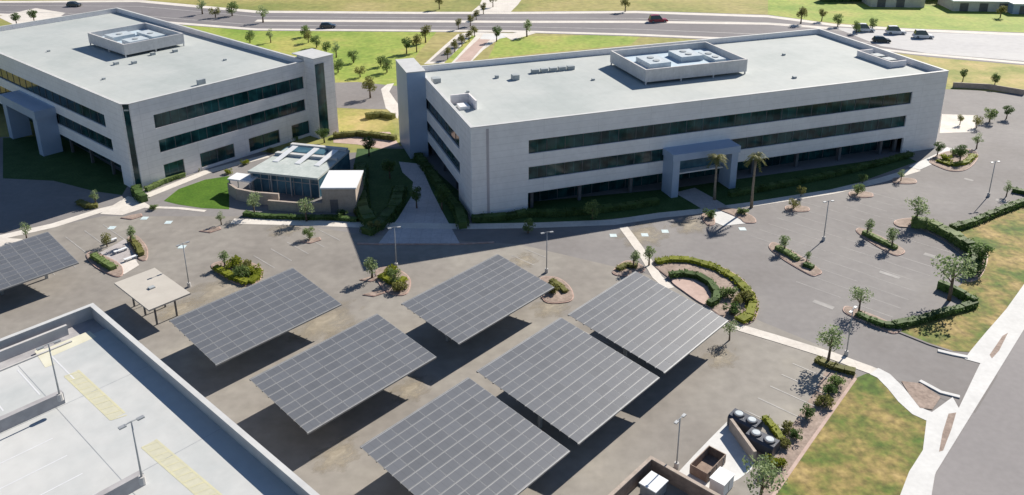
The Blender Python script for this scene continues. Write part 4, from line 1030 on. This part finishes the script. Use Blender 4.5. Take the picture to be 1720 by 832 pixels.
# ---------------------------------------------------------------- trees
T = [
('pale',1538,378,1.05,'pale round tree on the top parking island corner, front of the long right hedge'),
('pale2',1594,505,1.4,'largest pale tree, standing at the bend of the right lot hedges'),
('dark',1646,452,1.0,'dark tree at the lawn end of the curved hedge'),
('pale2',1442,526,.85,'pale tree on the kerb tip above the right driveway'),
('pale',1390,612,1.0,'pale round tree beside the curving footpath'),
('pale2',1275,852,1.1,'leafy tree at the bottom edge beside the white pad'),
('slim',1456,398,.8,'slim tree on the left end of the middle parking island'),
('slim',1497,418,.9,'slim tree near the right end of the middle parking island'),
('slim',1317,424,.8,'slim tree on the upper end of the parking island nearest the plaza'),
('slim',1355,440,.5,'tiny tree halfway along the parking island nearest the plaza'),
('mid',1333,352,.75,'small tree on the first kerb island right of the entrance'),
('mid',1440,328,.85,'small tree on the second kerb island right of the entrance'),
('mid',1513,305,.7,'small tree on the third kerb island right of the entrance'),
('mid',1345,330,.6,'small tree in the shaded verge behind the first kerb island'),
('mid',1448,308,.7,'small tree in the shaded verge behind the second kerb island'),
('mid',1640,250,.9,'small tree behind the yellow green hedge ring'),
('dark',1612,272,.8,'dark tree inside the yellow green hedge ring'),
('dark',1574,262,.7,'dark tree against the right end wall of the long building'),
('mid',1690,330,.7,'small tree at the right edge above the long hedge'),
('pale2',1225,572,.55,'small round tree at the tip of the far front canopy'),
('slim',1090,446,.8,'slim tree at the left end of the oval plaza hedge'),
('slim',1064,452,.8,'slim tree at the foot of the white crosswalk'),
('olive',1236,520,.42,'small olive tree inside the oval plaza planting'),
('slim',378,448,.8,'slim tree on the planting island right of the white square roof'),
('slim',625,468,.9,'dark slim tree at the corner of the long building shadow'),
('mid',662,478,.9,'small tree on the island between the two upper canopies'),
('mid',887,392,.9,'small tree by the kerb in front of the corner of the long building'),
('mid',995,368,.95,'sunlit topped small tree left of the white crosswalk'),
('mid',520,402,.7,'small tree on the kerb before the brown annex'),
('mid',372,378,.7,'small tree at the corner of the bright green lawn'),
('pale2',428,362,.8,'pale tree in front of the garden wall left of the pavilion'),
('pale',515,372,.85,'pale tree in front of the glass pavilion'),
('mid',628,390,.8,'small tree in the shaded hedge left of the plaza'),
('mid',180,415,.75,'small tree at the top of the small grey court'),
('slim',222,412,.8,'slim tree right of the small grey court'),
('mid',45,402,.8,'small tree on the footpath at the far left edge'),
('mid',162,345,.8,'small tree at the corner of the shaded left lot'),
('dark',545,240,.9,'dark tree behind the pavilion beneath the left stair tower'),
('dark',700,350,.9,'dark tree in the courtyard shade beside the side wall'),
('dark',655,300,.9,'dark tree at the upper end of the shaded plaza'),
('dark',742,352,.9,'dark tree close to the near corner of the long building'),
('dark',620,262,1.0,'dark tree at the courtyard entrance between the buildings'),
('olive',622,165,1.15,'tallest olive tree rising from the lot between the towers'),
('olive',1612,210,.5,'low olive tree right of the long building end wall'),
('mid',1640,215,.9,'first small tree of the planted strip right of the long building'),
('mid',1662,205,1.0,'second small tree of the planted strip right of the long building'),
('dark',1690,200,.8,'dark tree at the end of the planted strip by the right edge'),
('dark',1617,137,.8,'left one of two dark trees on the yellow verge'),
('dark',1670,147,.8,'right one of two dark trees on the yellow verge'),
('olive',1345,40,1.1,'wide dark tree beyond the highway bend'),
('olive',1380,36,.9,'smaller dark tree right beside the wide one beyond the highway bend'),
('mid',1407,45,1.3,'dark tree at the highway bend, nearer the road'),
('mid',1438,56,1.2,'tree on the roadside behind the long roof, left of the white cars'),
('mid',1465,50,1.2,'tree on the roadside behind the long roof, a little farther'),
('olive',1680,30,1.0,'dark tree at the far top right before the white sheds'),
('slim',885,62,1.5,'thin tree beside the highway next to the entry road'),
('olive',1050,20,1.0,'dark tree beyond the highway above the roof screen'),
('mid',340,24,1.6,'first of three dark trees by the highway behind the left roof'),
('mid',362,30,1.3,'second of three dark trees by the highway behind the left roof'),
('mid',390,27,1.7,'third of three dark trees by the highway behind the left roof'),
('mid',442,38,1.6,'dark tree on the near highway shoulder right of the left roof corner'),
('olive',715,72,1.1,'dark spreading tree left of the entry road near the highway'),
('dark',683,90,1.2,'dark tree beside the right stair tower top'),
('olive',700,88,1.0,'olive tree between stair tower and entry road'),
('dark',834,70,1.1,'dark tree right of the entry road near the highway'),
('olive',738,16,1.0,'olive tree beyond the highway left of the entry road'),
('olive',828,12,.9,'olive tree beyond the highway at the entry road'),
('dark',28,42,1.1,'dark tree at the top left corner behind the roof'),
('dark',58,38,1.1,'second dark tree behind the roof at top left'),
]
for (k,x,y,s,lb_) in T: plant(k,x,y,s,lb_)
# small meadow trees in a curving row
rowp = [(512,62),(518,72),(532,80),(548,90),(565,97),(594,106),(568,122),(455,72),(420,72),(640,112),(605,130),(650,122)]
rl = ['topmost tree of the curving row on the green meadow','second tree of the curving row on the green meadow','third tree of the curving row on the green meadow','fourth tree of the curving meadow row, above the left stair tower','fifth tree of the curving meadow row','meadow tree midway between the two stair towers','meadow tree just right of the left stair tower','lone meadow tree behind the left roof edge','leftmost meadow tree behind the left roof edge','reddish meadow edge tree left of the right stair tower','low meadow tree left of the tall olive tree','low meadow tree right of the tall olive tree']
for (x,y),l in zip(rowp, rl): plant('mid',x,y,1.15,l,'tree','young trees on the meadow')
# median trees of the entry road
mp = [(752,100,'nearest'),(764,88,'second'),(776,78,'third'),(788,70,'fourth'),(797,62,'fifth'),(770,50,'sixth, at the near highway edge'),(790,44,'seventh, between the highway lanes'),(800,34,'eighth, at the far highway lane'),(812,24,'ninth, beyond the highway')]
for (x,y,l) in mp: plant('olive',x,y,.75,'olive tree on the entry road median, '+l,'tree','median trees of the entry road')
# palms in front of the entrance
plant('palm',1262,349,1.0,'taller fan palm right of the entrance portal','palm tree')
plant('palm',1200,336,1.0,'shorter fan palm directly before the entrance portal','palm tree',sz=.86)
for (x,y,k,s,l) in ((1190,366,'bushdark',1.1,'dark shrub left of the white crossing pad'),(1246,360,'bush',1.1,'green shrub right of the white crossing pad'),(258,352,'bush',.8,'shrub on the footpath corner by the bright lawn'),(385,292,'bushyellow',1.0,'yellow green shrub at the top corner of the bright lawn'),(412,276,'bushyellow',1.0,'yellow green shrub behind the small white shelter'),(455,256,'busholive',1.0,'olive shrub at the left building foot near the pavilion'),(600,362,'busholive',1.0,'olive shrub at the front corner of the annex'),(575,366,'bushdark',1.0,'dark shrub before the annex door')):
    plant(k,x,y,s,l,'shrub')

for (x,y,k,s_,l) in ((392,450,'bushyellow',1.5,'upper left shrub inside the hedge ring right of the white square roof'),(412,452,'busholive',1.5,'upper middle shrub inside the hedge ring right of the white square roof'),(408,466,'bush',1.4,'lower shrub inside the hedge ring right of the white square roof'),(428,460,'bushyellow',1.2,'right hand shrub inside the hedge ring right of the white square roof'),
        (655,462,'bushyellow',1.3,'top shrub on the island between the two upper canopies'),(672,488,'busholive',1.4,'lower shrub on the island between the two upper canopies'),(928,490,'busholive',1.4,'round shrub on the kerbed island beside the topmost middle canopy'),
        (1250,506,'busholive',1.5,'upper shrub between the two hedges of the oval plaza'),(1222,500,'bush',1.3,'middle shrub between the two hedges of the oval plaza'),(1228,530,'bushdark',1.2,'lowest shrub between the two hedges of the oval plaza'),
        (1606,262,'bush',1.4,'green shrub inside the ring at the right end of the long building'),(1590,272,'bushyellow',1.3,'yellow green shrub inside the ring at the right end of the long building')):
    plant(k,x,y,s_,l,'shrub')

# ---------------------------------------------------------------- far things
def shed(px,py,Lx,Ly,h,rz,wallm,roofm,label):
    r_ = empty('warehouse', G(px,py), rz, label, 'warehouse')
    MB().box(0,Lx,0,Ly,0,h).build('wall', M[wallm], r_)
    MB().box(-.3,Lx+.3,-.3,Ly+.3,h+.003,h+.35).build('roof', M[roofm], r_)
    for i in range(int(Lx/6)): MB().box(2+i*6,4.6+i*6,-.05,-.003,0,2.6).build('dock_door', M['darksteel'], r_)
shed(1462,12,17,12,3.2,R(-4),'concrete','white','low white shed at top right, nearest the wide dark tree')
shed(1600,19,24,12,3.0,R(-4),'concrete','white','longer white shed at top right beyond the green verge')
shed(1700,24,26,12,3.0,R(-4),'bluemetal','white','bluish shed at the far top right corner')
hedge([(1380,2),(1450,1),(1530,1),(1620,1),(1740,4),(1900,8)],5,5,'leafdark','distant dark belt of trees along the top right edge',dens=3,cat='tree belt',name='tree_belt')
wall_thing([(1600,147),(1660,150),(1720,160)], .3, 1.2, M['brownwall'], 'low dark wall below the yellow verge at the right edge')
